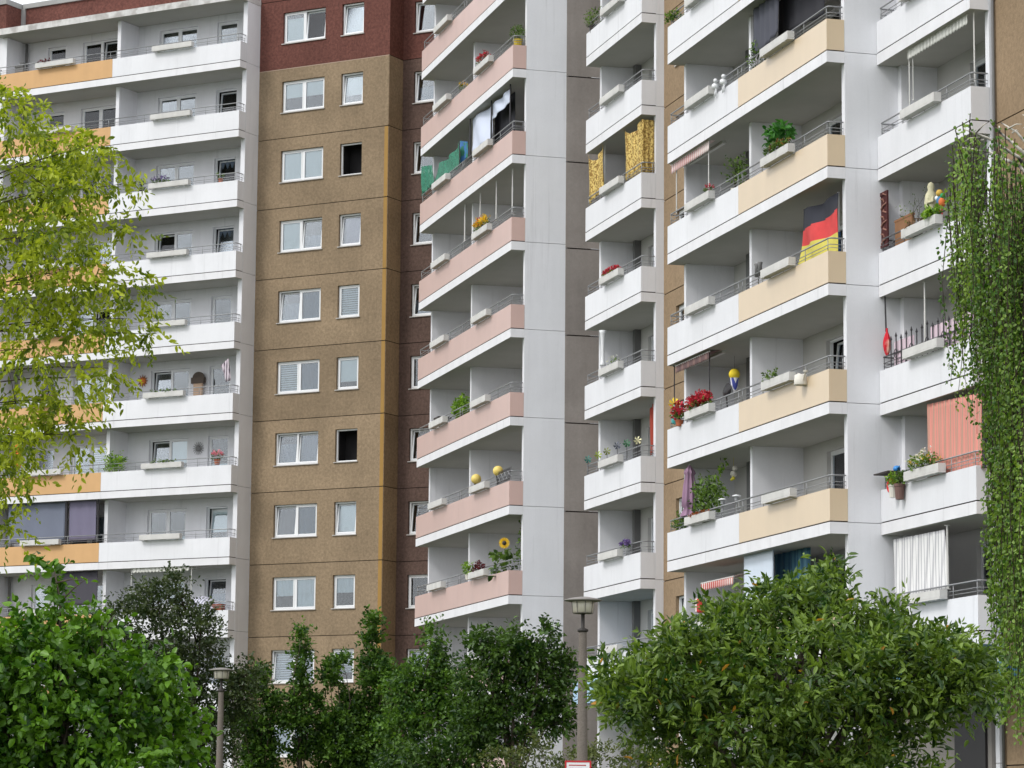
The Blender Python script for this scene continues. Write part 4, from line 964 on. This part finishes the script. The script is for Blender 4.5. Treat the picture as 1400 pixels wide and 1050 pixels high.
bloom('bushy_plant', 'green plant hanging over the planter end left of the wine red plants', 'plant', FB, -94.1, 24.82, HB(0)+.8, (.5, .3, .45), [('foliage', LIME, 45, .08, 0, 1)], (WPOT, .11, .16), seed=10)

# --- white single stack
cloth('leopard_curtain', 'leopard print curtain hanging at the left end of a white balcony', 'curtain', FB, 26.95, [(804, 212), (825, 196), (826, 258), (805, 280)], LEOP, amp=.035, freq=7, sag=.35)
cloth('leopard_curtain', 'leopard print curtain in front of the railing right of the dark opening', 'curtain', FB, 26.95, [(853, 175), (877, 162), (877, 236), (855, 248)], LEOP, amp=.035, freq=6, sag=.3)
bx_ = lambda u, v, x, y, z: (.03*math.sin(v*5), x*1.0, z)
s0, z0 = FB.on_s(878, 163, -82.24); s1, z1 = FB.on_s(896, 236, -82.24)
b = MB(); b.grid(lambda u, v: (.02*math.sin(u*18), (s1-s0)*u, (z0-z1)*v), 24, 6); solo(b, 'leopard_curtain', 'leopard print curtain closing the side of the white balcony, folded round the corner', 'curtain', FB, -82.26, s0, z1, LEOP, smooth=True, solid=.006)
poles(FB, 27.0, [(827, 192, 256), (877, 160, 236)], 'clamp_pole', ['white clamp pole at the edge of the left leopard curtain', 'yellowish clamp pole between the two right leopard curtains'], POLEW, .022)
planted('row of red flowers in the planter below the leopard curtains', FB, -84.68, 26.8, HB(3), 1.95, [('foliage', GREENP, 30, .05, 0, .5), ('blossom', REDFL, 120, .055, .3, 1)], hh=.2)
s, z = FB.on_t(824, 500, 26.85); b = MB(); h = FB.on_t(824, 452, 26.85)[1]-z; b.lathe([(.09, 0), (.1, .03), (.055, .12), (.045, h*.35), (.06, h*.7), (.085, h*.92), (.12, h), (.1, h)], n=14); solo(b, 'tall_vase', 'tall slim white vase standing on a white balcony planter', 'vase', FB, s, 26.85, z, PVC, smooth=True)
planted('thin pale sprigs in the planter beside the tall white vase', FB, -84.68, 26.8, HB(2), 1.2, [('foliage', GREENP, 14, .05, 0, .8), ('blossom', WHITEFL, 14, .04, .5, 1)], hh=.28, off=.3)
pw = [(804, 628, 'teal', (40, 120, 110)), (818, 622, 'lime', (150, 170, 60)), (830, 617, 'olive', (120, 130, 50)), (844, 609, 'slate', (90, 96, 110)), (857, 606, 'green', (60, 120, 80)), (872, 602, 'cream', (226, 222, 180))]
for x, y, nm, col in pw:
    s, z = FB.on_t(x, y, 26.83); r0 = thing('pinwheel', nm+' pinwheel in the row of six along a white balcony railing', 'pinwheel', FB, s, 26.83, z, 'pinwheels along the white balcony railing'); r0.rotation_euler = (0, 0, -.4)
    b = MB()
    for k in range(6):
        th = k*math.pi/3; b.face([(0, -.02, 0), (.13*math.cos(th), -.03, .13*math.sin(th)), (.11*math.cos(th+.6), .02, .11*math.sin(th+.6))])
    b.build('blades', mk('pinwheel_'+nm, col, rough=.4), r0, solid=.003)
    b = MB(); b.tube([(0, 0, -.5), (0, 0, .01)], .008, 5); b.build('stick', POLED, r0)
cloth('drape', 'rust red drape at the right end of the pinwheel balcony', 'drape', FB, 27.3, [(888, 561), (896, 550), (896, 620), (889, 622)], REDC, amp=.03, freq=4)
planted('violet pansies on the railing of the lowest fully seen single white balcony', FB, -84.68, 26.8, HB(0), .7, [('foliage', GREENP, 16, .05, 0, .5), ('blossom', PURFL, 40, .07, .3, 1)], off=1.55, hh=.24)
r0 = thing('wire_netting', 'fine wire netting on the railing behind the violet pansies', 'netting', FB, -83.6, 26.87, HB(0)+.79); b = MB()
for i in range(11): b.tube([(i*.12, 0, 0), (i*.12+.2, 0, .33)], .005, 4); b.tube([(i*.12+.2, 0, 0), (i*.12, 0, .33)], .005, 4)
b.build('mesh', POLED, r0)
bloom('bushy_plant', 'dark straggly plants at the left end of the topmost single white balcony', 'plant', FB, -87.3, 26.9, HB(6)+.7, (.7, .4, .7), [('foliage', GREENP, 60, .07, .0, 1)], (DPOT, .14, .25), seed=12)

# --- yellow and white pair
T0 = 25.66
cloth('curtain', 'dark grey curtain hung on the left half of the top cream yellow bay', 'curtain', FB, 25.95, [(1029, 2), (1064, -20), (1064, 44), (1029, 82)], mk('slate_curtain', (78, 80, 90), rough=.9), amp=.02, freq=10)
cloth('curtain', 'black curtain hung on the right half of the top cream yellow bay', 'curtain', FB, 26.3, [(1064, -20), (1127, -60), (1127, 20), (1064, 50)], BLACKC, amp=.02, freq=8)
bloom('potted_plant', 'dark potted plant beside the partition below the dark grey curtain', 'potted plant', FB, -70.0, 25.95, HB(4)+.6, (.45, .4, .7), [('foliage', GREENP, 40, .08, 0, 1)], (DPOT, .15, .28), seed=14)
bloom('bushy_plant', 'dark spiky plants on the rail end of the uppermost white bay', 'plant', FB, -76.0, 25.75, HB(5)+.8, (.9, .3, .4), [('foliage', GREENP, 50, .08, 0, 1)], seed=15)
for i, (x, y, lab) in enumerate(((978, 118, 'small white dog figurine clipped to the white railing, left of two'), (989, 112, 'small white bird figurine clipped to the white railing, right of two'))):
    s, z = FB.on_t(x, y, 25.6); b = MB(); b.ball((0, 0, 0), .10, 10, 0, .9); b.ball((.07, -.02, .13), .06, 8); b.tube([(-.05, 0, -.05), (-.06, 0, -.28)], .02, 5); b.tube([(.05, 0, -.05), (.05, 0, -.28)], .02, 5); b.tube([(-.09, 0, .02), (-.17, 0, .08)], [.025, .01], 5)
    solo(b, 'figurine', lab, 'figurine', FB, s, 25.6, z, PVC, smooth=True)
bloom('rubber_plant', 'big shiny round-leaved green plant on the cream yellow planter', 'plant', FB, -67.9, 25.75, HB(3)+.98, (1.25, .4, .62), [('foliage', leafc('vivid_green_leaves', (26, 74, 26), (80, 140, 62)), 70, .16, .2, 1)], (DPOT, .1, .2), seed=16)
planted('mixed green and brown plants in the cream yellow planter under the shiny plant', FB, -67.55, T0, HB(3), 1.9, [('foliage', GREENP, 70, .08, 0, .9), ('blossom', leafc('bronze_leaves', (90, 60, 30), (150, 110, 60)), 24, .06, .3, 1)], hh=.3, name='planter_greenery', cat='plant')
bloom('climbing_plant', 'slender leafy climber beside the partition, left of the shiny plant', 'plant', FB, -71.2, 25.78, HB(3)+.6, (.5, .3, 1.0), [('foliage', GREENP, 46, .1, .1, 1)], (WPOT, .12, .22), seed=17)
awning('pink striped scalloped awning over a white bay left of the shiny plant', FB, 25.78, (918, 222), (970, 197), .26, STRP, [(925, 292), (969, 258)], ztop=HB(4)-.28)
bloom('flowering_plant', 'small red flowers in the white planter under the pink striped awning', 'flowers', FB, -72.6, T0-.12, HB(3)+.985, (.5, .22, .2), [('foliage', GREENP, 16, .05, 0, .6), ('blossom', REDFL, 14, .05, .5, 1)])
def flagbend(u, v, x, y, z):
    f = (u-.55)*5; fold = math.exp(-(2.2*(u-.5-.35*(v-.5)))**2)
    return (x, y + .07*fold*math.sin(9*(u+v*.4)) + .035*math.sin(5*u+3*v) + .02*math.sin(14*u-5*v)*v, z)
cloth('flag', 'black red and gold striped flag hung by its upper corners above a cream yellow parapet', 'flag', FB, 26.04, [(1097, 286), (1146, 262), (1147, 345), (1091, 362)], [FB_, FR_, FG_], mi=lambda u, v: 0 if v > .667+.10*(u-.5) else (1 if v > .333+.02*(u-.5) else 2), amp=.02, freq=3, nu=40, nv=36, bend=flagbend, sag=.08)
r0 = thing('flag_pole', 'white pole with blue binding at its foot beside the flag', 'pole', FB, *(lambda q: (q[0], 26.09, q[1]))(FB.on_t(1147, 347, 26.09)))
zt = FB.on_t(1147, 262, 26.09)[1]-FB.on_t(1147, 347, 26.09)[1]
b = MB(); b.tube([(0, 0, -.3), (0, 0, zt)], .025, 8); b.build('shaft', POLEW, r0)
b = MB(); b.tube([(.01, -.01, 0), (-.015, -.01, .25), (.015, -.01, .52)], [.06, .045, .05], 8); b.build('binding', mk('blue_cloth', (50, 90, 140)), r0)
b = MB()
for e in (-.11, .11):
    b.lathe([(.0, -.16), (.06, -.15), (.05, .1), (.07, .18), (.06, .19)], (e, 0, .1), 10)
b.tube([(-.11, 0, .12), (.11, 0, .12)], .02, 6); b.tube([(0, 0, -.3), (0, 0, .1)], .015, 6); solo(b, 'figurine', 'small grey paired figurine on the rail left of the cream yellow planter below the flag', 'figurine', FB, *(lambda q: (q[0], 25.75, q[1]))(FB.on_t(1037, 375, 25.75)), PIPE, smooth=True)
awning('dark brown striped awning over a white bay with red flowers', FB, 25.78, (924, 500), (970, 482), .2, DAWN, [(922, 560), (970, 548)], ztop=HB(2)-.28)
planted('mass of bright red flowers in the white planter under the dark brown awning', FB, -73.35, T0, HB(1), 2.0, [('foliage', GREENP, 60, .07, 0, .6), ('blossom', REDFL, 170, .08, .25, 1)], hh=.44)
bloom('flowering_plant', 'bright red flowers on the railing left of the planter under the dark brown awning', 'flowers', FB, -75.2, T0-.03, HB(1)+.75, (.8, .24, .5), [('foliage', GREENP, 30, .07, 0, .5), ('blossom', REDFL, 90, .08, .2, 1)], (TERRA, .12, .16), seed=19)
r0 = thing('pinwheel', 'yellow flower pinwheel with turquoise bottle body at the left rail end', 'pinwheel', FB, *(lambda q: (q[0], 25.7, q[1]))(FB.on_t(922, 552, 25.7))); r0.rotation_euler = (0, 0, -.3)
b = MB()
for k in range(8):
    th = k*math.pi/4; b.face([(0, -.02, 0), (.17*math.cos(th), -.03, .17*math.sin(th)), (.15*math.cos(th+.5), .02, .15*math.sin(th+.5))])
b.build('blades', mk('pinwheel_yellow', (230, 200, 60)), r0, solid=.003)
b = MB(); b.lathe([(.05, -.55), (.08, -.5), (.08, -.25), (.03, -.12), (.02, -.02)], n=10); b.build('body', mk('turquoise_glaze', (90, 180, 180), rough=.3), r0, smooth=True)
r0 = thing('wind_spinner', 'yellow white and blue wind spinner hanging in a white bay', 'wind spinner', FB, *(lambda q: (q[0], 26.3, q[1]))(FB.on_t(1004, 518, 26.3)))
b = MB(); b.ball((0, 0, .12), .15, 12, 0, 1.0); b.build('globe', mk('yellow_paper', (232, 206, 50)), r0, smooth=True)
b = MB(); b.lathe([(.12, .02), (.09, -.2), (.02, -.38)], n=10); b.build('tail', mk('blue_white_paper', (70, 80, 160), stripes=((230, 230, 230), .1, .5)), r0)
b = MB(); b.tube([(0, 0, .2), (0, 0, .6)], .005, 4); b.build('cord', POLED, r0)
b = MB(); b.lathe([(.02, 0), (.2, .05), (.3, .16), (.29, .17), (.18, .08)], n=14); b.v = [(x, z*.6-.2*0, y*.6+z*.5) for x, y, z in b.v]; b.tube([(0, .05, .05), (0, .1, -.5)], .02, 6)
solo(b, 'dish', 'small black bowl-shaped dish on a post in the bay with the wind spinner', 'dish', FB, *(lambda q: (q[0], 26.1, q[1]))(FB.on_t(990, 537, 26.1)), DOORDARK)
r0 = thing('watering_can', 'pale grey watering can hung on the cream yellow parapet', 'watering can', FB, *(lambda q: (q[0], 25.55, q[1]))(FB.on_t(1095, 520, 25.55)))
b = MB(); b.lathe([(.16, -.12), (.17, -.1), (.15, .12), (.12, .14)], n=14); b.build('body', WPOT, r0, smooth=True)
b = MB(); b.tube([(.12, 0, -.05), (.3, 0, .18)], [.03, .018], 6); b.lathe([(.05, .16), (.06, .2)], (.3, 0, 0), 8); b.build('spout', WPOT, r0)
b = MB(); b.tube([(-.12, 0, -.05), (-.26, 0, .06), (-.2, 0, .2), (-.06, 0, .16)], .014, 6); b.build('handle', WPOT, r0)
planted('sparse dark plants in the cream yellow planter left of the watering can', FB, -67.55, T0, HB(1), 1.2, [('foliage', GREENP, 26, .07, 0, 1)], hh=.3, off=-.4, name='planter_greenery', cat='plant')
# closed parasol
s, z = FB.on_t(943, 706, 25.85); zt = FB.on_t(943, 636, 25.85)[1]-z
r0 = thing('parasol', 'closed mauve parasol standing at the white bay beside the fern bushes', 'parasol', FB, s, 25.85, z)
b = MB()
prof = [(.02, 1.0), (.07, .95), (.13, .88), (.15, .84), (.11, .80), (.16, .6), (.19, .35), (.20, .2), (.14, .16), (.20, .06), (.24, .0)]
b.grid(lambda u, v: (lambda k: (lambda r_, zz_: (r_*math.cos(2*math.pi*u)*(1+.16*math.cos(8*2*math.pi*u)), r_*math.sin(2*math.pi*u)*(1+.16*math.cos(8*2*math.pi*u)), zz_*zt))(prof[k][0], prof[k][1]))(min(10, int(v*10+.5))), 48, 10)
b.build('canopy', mk('mauve_cloth', (150, 120, 144), rough=.9, var=.1), r0, smooth=True)
b = MB(); b.tube([(0, 0, -.7), (0, 0, zt+.04)], .022, 8); b.build('pole', POLEW, r0)
bloom('fern', 'tall feathery green fern right of the closed mauve parasol', 'plant', FB, -73.6, 25.85, HB(0)+.7, (1.4, .5, 1.05), [('foliage', GREENP, 190, .1, .05, 1)], (DPOT, .16, .3), seed=21)
planted('rusty red ground cover in the white planter by the mauve parasol', FB, -73.35, T0, HB(0), 1.9, [('foliage', leafc('rust_leaves', (110, 50, 24), (160, 86, 46)), 60, .05, 0, .8)], hh=.12, name='planter_greenery', cat='plant')
bloom('bushy_plant', 'dark green plants behind the rail end at the foot of the mauve parasol', 'plant', FB, -75.6, 25.8, HB(0)+.6, (.9, .3, .5), [('foliage', GREENP, 60, .08, 0, 1)], (DPOT, .14, .2), seed=22)
r0 = thing('hanging_plant', 'hanging white and green spiral plant beside the grey duct', 'hanging plant', FB, *(lambda q: (q[0], 26.2, q[1]))(FB.on_t(985, 650, 26.2)))
c = Crown(50); n = 40; f = np.linspace(0, 1, n); c.sprigs(np.stack([.16*np.sin(f*9), .1*np.cos(f*9), .4-1.1*f], 1), c.r.normal(size=(n, 3)), 3, .12, .1, .05, hang=.6); c.build(r0, LIME, name='foliage')
b = MB(); b.tube([(0, 0, .4), (0, 0, .75)], .006, 4); b.build('cord', POLED, r0)
r0 = thing('hanging_ornament', 'pale flower shaped ornament with yellow drops hanging in the parasol bay', 'ornament', FB, *(lambda q: (q[0], 26.5, q[1]))(FB.on_t(1003, 648, 26.5)))
b = MB(); b.ball((0, 0, 0), .09, 10); b.ball((.1, 0, .14), .07, 10); b.build('petals', WPOT, r0, smooth=True)
b = MB(); b.ball((.06, -.03, -.12), .05, 8); b.ball((-.07, -.03, -.14), .04, 8); b.tube([(0, 0, 0), (0, 0, .6)], .005, 4); b.build('drops', mk('pale_yellow', (210, 200, 70)), r0)
for x, y, lab in ((988, 683, 'short solar lamp with a white cap on the white railing'), (1007, 678, 'taller solar lamp with a white cap near the partition')):
    s, z = FB.on_t(x, y, 25.75); r0 = thing('solar_lamp', lab, 'solar lamp', FB, s, 25.75, z)
    b = MB(); b.lathe([(.11, -.02), (.12, 0), (.05, .03), (.0, .035)], n=12); b.build('cap', PVC, r0, smooth=True)
    b = MB(); b.lathe([(.05, -.12), (.05, -.02)], n=10); b.tube([(0, 0, -.5), (0, 0, -.1)], .012, 6); b.build('stake', RAILM, r0)
# glazed corner below
cloth('panel', 'pale blue white panel standing upright on the lowest cream yellow bay', 'panel', FB, 25.92, [(1018, 759), (1057, 749), (1057, 830), (1018, 850)], mk('pale_blue_panel', (206, 218, 232), rough=.4), amp=.0, freq=1, solid=.04)
cloth('curtain', 'teal striped curtain beside the pale blue white panel', 'curtain', FB, 26.5, [(1058, 752), (1106, 748), (1106, 830), (1058, 838)], TEALC, amp=.03, freq=10)
awning('red and white striped little awning over the lowest white bay', FB, 25.9, (959, 799), (1003, 788), .2, STRR, None, ztop=HB(0)-.5, back=.6)
b = MB(); b.lathe([(.1, 0), (.13, .03), (.13, .3), (.15, .31), (.12, .36), (.1, .37)], n=12); b.tube([(-.13, 0, .2), (0, -.13, .42), (.13, 0, .2)], .01, 5); solo(b, 'bucket', 'red and white bucket standing on the lowest white bay under the striped awning', 'bucket', FB, *(lambda q: (q[0], 25.75, q[1]))(FB.on_t(957, 838, 25.75)), mk('red_white_enamel', (190, 60, 56), stripes=((220, 214, 210), .2, .3)))

# --- right single stack
T1 = 26.93
awning('rolled white scalloped awning clamped under the ceiling at the upper right', FB, 27.08, (1241, 70), (1323, 20), .22, STRW, [(1243, 145), (1332, 112)], ztop=HB(5)-.28)
poles(FB, 27.1, [(1248, 74, 138)], 'clamp_pole', 'thin pale crank rod hanging from the rolled white awning', POLEW, .012)
bloom('potted_plant', 'green leafy plant at the corner beside the white awning pole', 'potted plant', FB, -59.6, 27.2, HB(4)+.6, (.5, .4, .7), [('foliage', GREENP, 50, .1, 0, 1)], (DPOT, .16, .3), seed=25)
r0 = thing('flower_rack', 'dark flower rack with black and red pots on the topmost right balcony', 'flower rack', FB, -63.6, 27.0, HB(5)+.75); b = MB()
for i in range(6): b.tube([(i*.28, 0, 0), (i*.28, 0, .55)], .012, 5); b.lathe([(.08, .05), (.11, .24), (.12, .25)], (i*.28+.12, .0, 0), 10, i % 2)
b.tube([(0, 0, .5), (1.5, 0, .5)], .012, 5); b.build('rack', [POLED, mk('dull_red_pot', (140, 60, 60))], r0)
r0 = thing('carved_panel', 'tall narrow carved dark red panel beside the pillar', 'carved panel', FB, *(lambda q: (q[0], 27.0, q[1]))(FB.on_t(1209, 338, 27.0)))
h = FB.on_t(1209, 262, 27.0)[1]-FB.on_t(1209, 338, 27.0)[1]
b = MB(); b.box(-.24, -.19, -.02, .02, 0, h); b.box(.19, .24, -.02, .02, 0, h); b.box(-.19, .19, -.02, .02, h-.08, h); b.box(-.19, .19, -.02, .02, 0, .06); b.build('frame', mk('dark_red_wood', (74, 30, 30), var=.2), r0)
b = MB()
for i in range(int(h/.14)): b.tube([(-.17+.34*((i*7) % 3)/2, 0, .1+i*.14), (0, -.02, .16+i*.14), (.17-.34*((i*5) % 3)/2, 0, .2+i*.14)], .02, 5)
b.box(-.19, .19, .005, .015, .06, h-.08, 1); b.build('carving', [mk('pale_brown_wood', (150, 110, 96), var=.2), mk('dark_red_wood', (74, 30, 30))], r0)
b = MB(); b.box(-.5, .5, -.03, .03, 0, .75); b.box(-.52, .52, -.04, .04, .73, .78); solo(b, 'wooden_board', 'brown wooden board leaning right of the carved panel', 'board', FB, -63.45, 27.15, HB(2)+.7, WOOD)
bloom('bare_plant', 'wiry dark plants behind the planter right of the carved panel', 'plant', FB, -62.6, 27.1, HB(2)+.7, (1.6, .4, 1.1), [('foliage', GREENP, 30, .05, 0, 1)], (DPOT, .14, .3), seed=27)
planted('bright green grass tuft in the white planter below the ivory figure', FB, -61.72, T1, HB(2), .7, [('foliage', LIME, 60, .10, 0, .8)], off=.65, hh=.3, name='planter_greenery', cat='plant')
planted('short brownish plants along the white planter right of the wooden board', FB, -61.72, T1, HB(2), 1.2, [('foliage', leafc('brown_leaves', (70, 54, 40), (120, 96, 70)), 40, .05, 0, .8)], off=-.3, hh=.16, name='planter_greenery', cat='plant')
s, z = FB.on_t(1273, 272, 27.2); b = MB(); b.lathe([(.03, -.45), (.12, -.35), (.16, -.1), (.13, .1), (.07, .2), (.09, .28), (.06, .36), (.0, .4)], n=14); b.tube([(.1, 0, .05), (.2, -.05, -.1), (.08, -.12, -.12)], .035, 6)
b.tube([(.03, 0, -.45), (.03, 0, -.75)], .02, 5); b.tube([(-.04, 0, -.4), (-.04, 0, -.75)], .02, 5); solo(b, 'figure', 'ivory coloured garden figure above the green grass tuft', 'figure', FB, s, 27.2, z, mk('ivory', (196, 192, 160), var=.15), smooth=True)
s, z = FB.on_t(1286, 275, 27.2); r0 = thing('bird_figure', 'colourful toy bird with yellow head on a red post', 'bird figure', FB, s, 27.2, z)
b = MB(); b.ball((0, 0, 0), .13, 12, 0, 1.2); b.build('body', mk('toy_blue', (70, 120, 160)), r0, smooth=True)
b = MB(); b.ball((-.02, -.02, .24), .11, 12); b.build('head', mk('toy_yellow', (206, 170, 80)), r0, smooth=True)
b = MB(); b.ball((-.1, -.06, .1), .08, 10); b.build('bib', PVC, r0, smooth=True)
b = MB(); b.ball((.16, -.02, -.06), .11, 10, 0, 1.3); b.build('wing', mk('toy_orange', (214, 116, 60)), r0, smooth=True)
b = MB(); b.ball((.2, -.02, .12), .08, 10); b.build('crest', mk('toy_green', (40, 150, 90)), r0, smooth=True)
b = MB(); b.tube([(-.1, 0, -.55), (-.1, 0, -.05)], .02, 6); b.tube([(.1, 0, -.55), (.08, 0, -.1)], .02, 6); b.build('post', mk('toy_red', (180, 40, 50)), r0)
r0.scale = (.78, .78, .78)
# fence of rods
r0 = thing('rod_fence', 'dark ornamental rod fence with pale pink cloth behind it on the right balcony', 'fence', FB, -64.0, 26.97, HB(1)+.8)
b = MB()
for i in range(16): x = .1+i*.3; b.tube([(x, 0, 0), (x, 0, .62+.05*math.sin(i*2.1))], .016, 5); b.lathe([(.0, .6), (.03, .64), (.0, .74)], (x, 0, .05*math.sin(i*2.1)), 6)
for i in range(5): b.tube([(.4+i*.9+.1*math.cos(a_*.55), -.01, .28+.1*math.sin(a_*.55)) for a_ in range(11)], .01, 5)
b.build('rods', POLED, r0)
b = MB(); b.grid(lambda u, v: (.2+1.15*u, .04+.012*math.sin(u*40), .02+.55*v), 40, 2); b.grid(lambda u, v: (2.3+2.4*u, .04+.012*math.sin(u*70), .02+.58*v), 60, 2); b.build('cloth', PINKC, r0, solid=.004)
poles(FB, 27.1, [(1264, 385, 470)], 'clamp_pole', 'white clamp pole rising from the rod fence', POLEW, .026)
s, z = FB.on_t(1213, 494, 27.0); zt = FB.on_t(1210, 404, 27.0)[1]-z; r0 = thing('parasol', 'furled red parasol on a black pole beside the rod fence', 'parasol', FB, s, 27.0, z)
b = MB(); b.tube([(-.05, 0, zt*.45), (-.1, 0, zt)], .02, 6); b.build('pole', POLED, r0)
b = MB(); b.grid(lambda u, v: ((.025+.07*math.sin(math.pi*min(1, v*1.15)))*math.cos(2*math.pi*u)*(1+.15*math.cos(12*math.pi*u)), (.025+.07*math.sin(math.pi*min(1, v*1.15)))*math.sin(2*math.pi*u), .12+zt*.42*v), 30, 8); b.build('canopy', mk('bright_red_cloth', (206, 30, 48), spots=((226, 190, 170), 2.2)), r0, smooth=True)
cloth('curtain', 'salmon and grey striped curtain closing half of a balcony under the rod fence', 'curtain', FB, 27.05, [(1267, 553), (1341, 537), (1343, 640), (1268, 654)], SALMON, amp=.012, freq=26, nu=80)
poles(FB, 27.1, [(1345, 534, 640)], 'screen_pole', 'black upright at the right edge of the salmon curtain', POLED, .03)
planted('green plants with white and yellow flowers in the white planter left of the salmon curtain', FB, -61.72, T1, HB(0), 1.9, [('foliage', GREENP, 60, .08, 0, .8), ('blossom', WHITEFL, 20, .06, .5, 1), ('yellow_blossom', YELFL, 14, .05, .2, .7)], hh=.45)
bloom('potted_plant', 'leafy plant in a brown pot hung outside the left end of the planter', 'potted plant', FB, -63.1, T1-.12, HB(0)+.42, (.5, .25, .35), [('foliage', GREENP, 50, .07, 0, 1)], (mk('brown_pot', (110, 84, 78)), .13, .36), seed=29)
bloom('potted_plant', 'leafy plant in a pale pot hung left of the brown pot', 'potted plant', FB, -63.45, T1-.12, HB(0)+.5, (.45, .25, .3), [('foliage', LIME, 40, .07, 0, 1)], (WPOT, .13, .3), seed=30)
b = MB(); b.box(-.42, .42, -.3, .3, 0, .03); b.box(-.04, .04, -.04, .04, -.25, 0); solo(b, 'side_table', 'small dark folding table top at the left end of the salmon curtain balcony', 'table', FB, -63.95, 27.0, HB(0)+1.1, DPOT)
b = MB(); b.ball((0, 0, .07), .09, 12, 0, .8); b.tube([(.07, 0, .07), (.2, -.02, .11)], [.035, .015], 6); solo(b, 'watering_can', 'bright blue little watering can on the folding table top', 'watering can', FB, -63.7, 27.0, HB(0)+1.13, mk('bright_blue', (60, 140, 210), rough=.4), smooth=True)
b = MB(); b.tube([(.14*math.cos(a_*.35), 0, .14*math.sin(a_*.35)) for a_ in range(19)], .045, 6); b.tube([(-.3, .02, -.02), (.4, .02, .02)], .012, 5); solo(b, 'ring_ornament', 'red ring ornament on the railing under the folding table top', 'ornament', FB, *(lambda q: (q[0], 26.9, q[1]))(FB.on_t(1218, 664, 26.9)), mk('ring_red', (206, 44, 50)), smooth=True)
cloth('curtain', 'white and grey striped curtain on the lowest right balcony', 'curtain', FB, 27.12, [(1221, 738), (1291, 724), (1297, 806), (1222, 822)], WSTRIPE, amp=.012, freq=24, nu=70)
poles(FB, 27.08, [(1295, 718, 806)], 'clamp_pole', 'white pole at the right edge of the white and grey striped curtain', POLEW, .03)

# --- small things near the ground
r0 = thing('notice', 'white notice with a red border tied to the larger lamp post', 'notice', FB, 0, 0, 0); q = px(790, 1047, 46); r0.location = (q.x, 45.86, q.z); r0.rotation_euler = (0, 0, 0)
b = MB(); b.box(-.19, .19, -.004, .004, -.16, .06); b.build('sheet', PVC, r0)
b = MB(); b.box(-.2, .2, -.008, -.0045, .05, .075); b.box(-.2, -.175, -.008, -.0045, -.17, .05); b.box(.175, .2, -.008, -.0045, -.17, .05)
for i, w_ in enumerate((.26, .2, .24)): b.box(-.14, -.14+w_, -.0075, -.0045, .0-.05*i, .014-.05*i)
b.build('border', mk('notice_red', (190, 50, 56)), r0)
q = px(889, 1040, 52); b = MB(); b.lathe([(.05, 0), (.05, q.z+.1), (.05, q.z+.12), (.02, q.z+.15)], n=10); o = b.build('marker_post', mk('post_yellow', (214, 196, 70))); o.location = (q.x, 52, 0); tag(o, 'thin yellow marker post beside the glossy shrub', 'post')
for i, (x, lab) in enumerate(((861, 'thin dark post rising from the hedge, left of two'), (869, 'wider grey post rising from the hedge, right of two'))):
    q = px(x, 1005, 54); b = MB(); rr_ = .025 if i == 0 else .06; b.lathe([(rr_, 0), (rr_, q.z), (rr_*.6, q.z+.03)], n=10); o = b.build('fence_post', PIPE); o.location = (q.x, 54, 0); tag(o, lab, 'post')
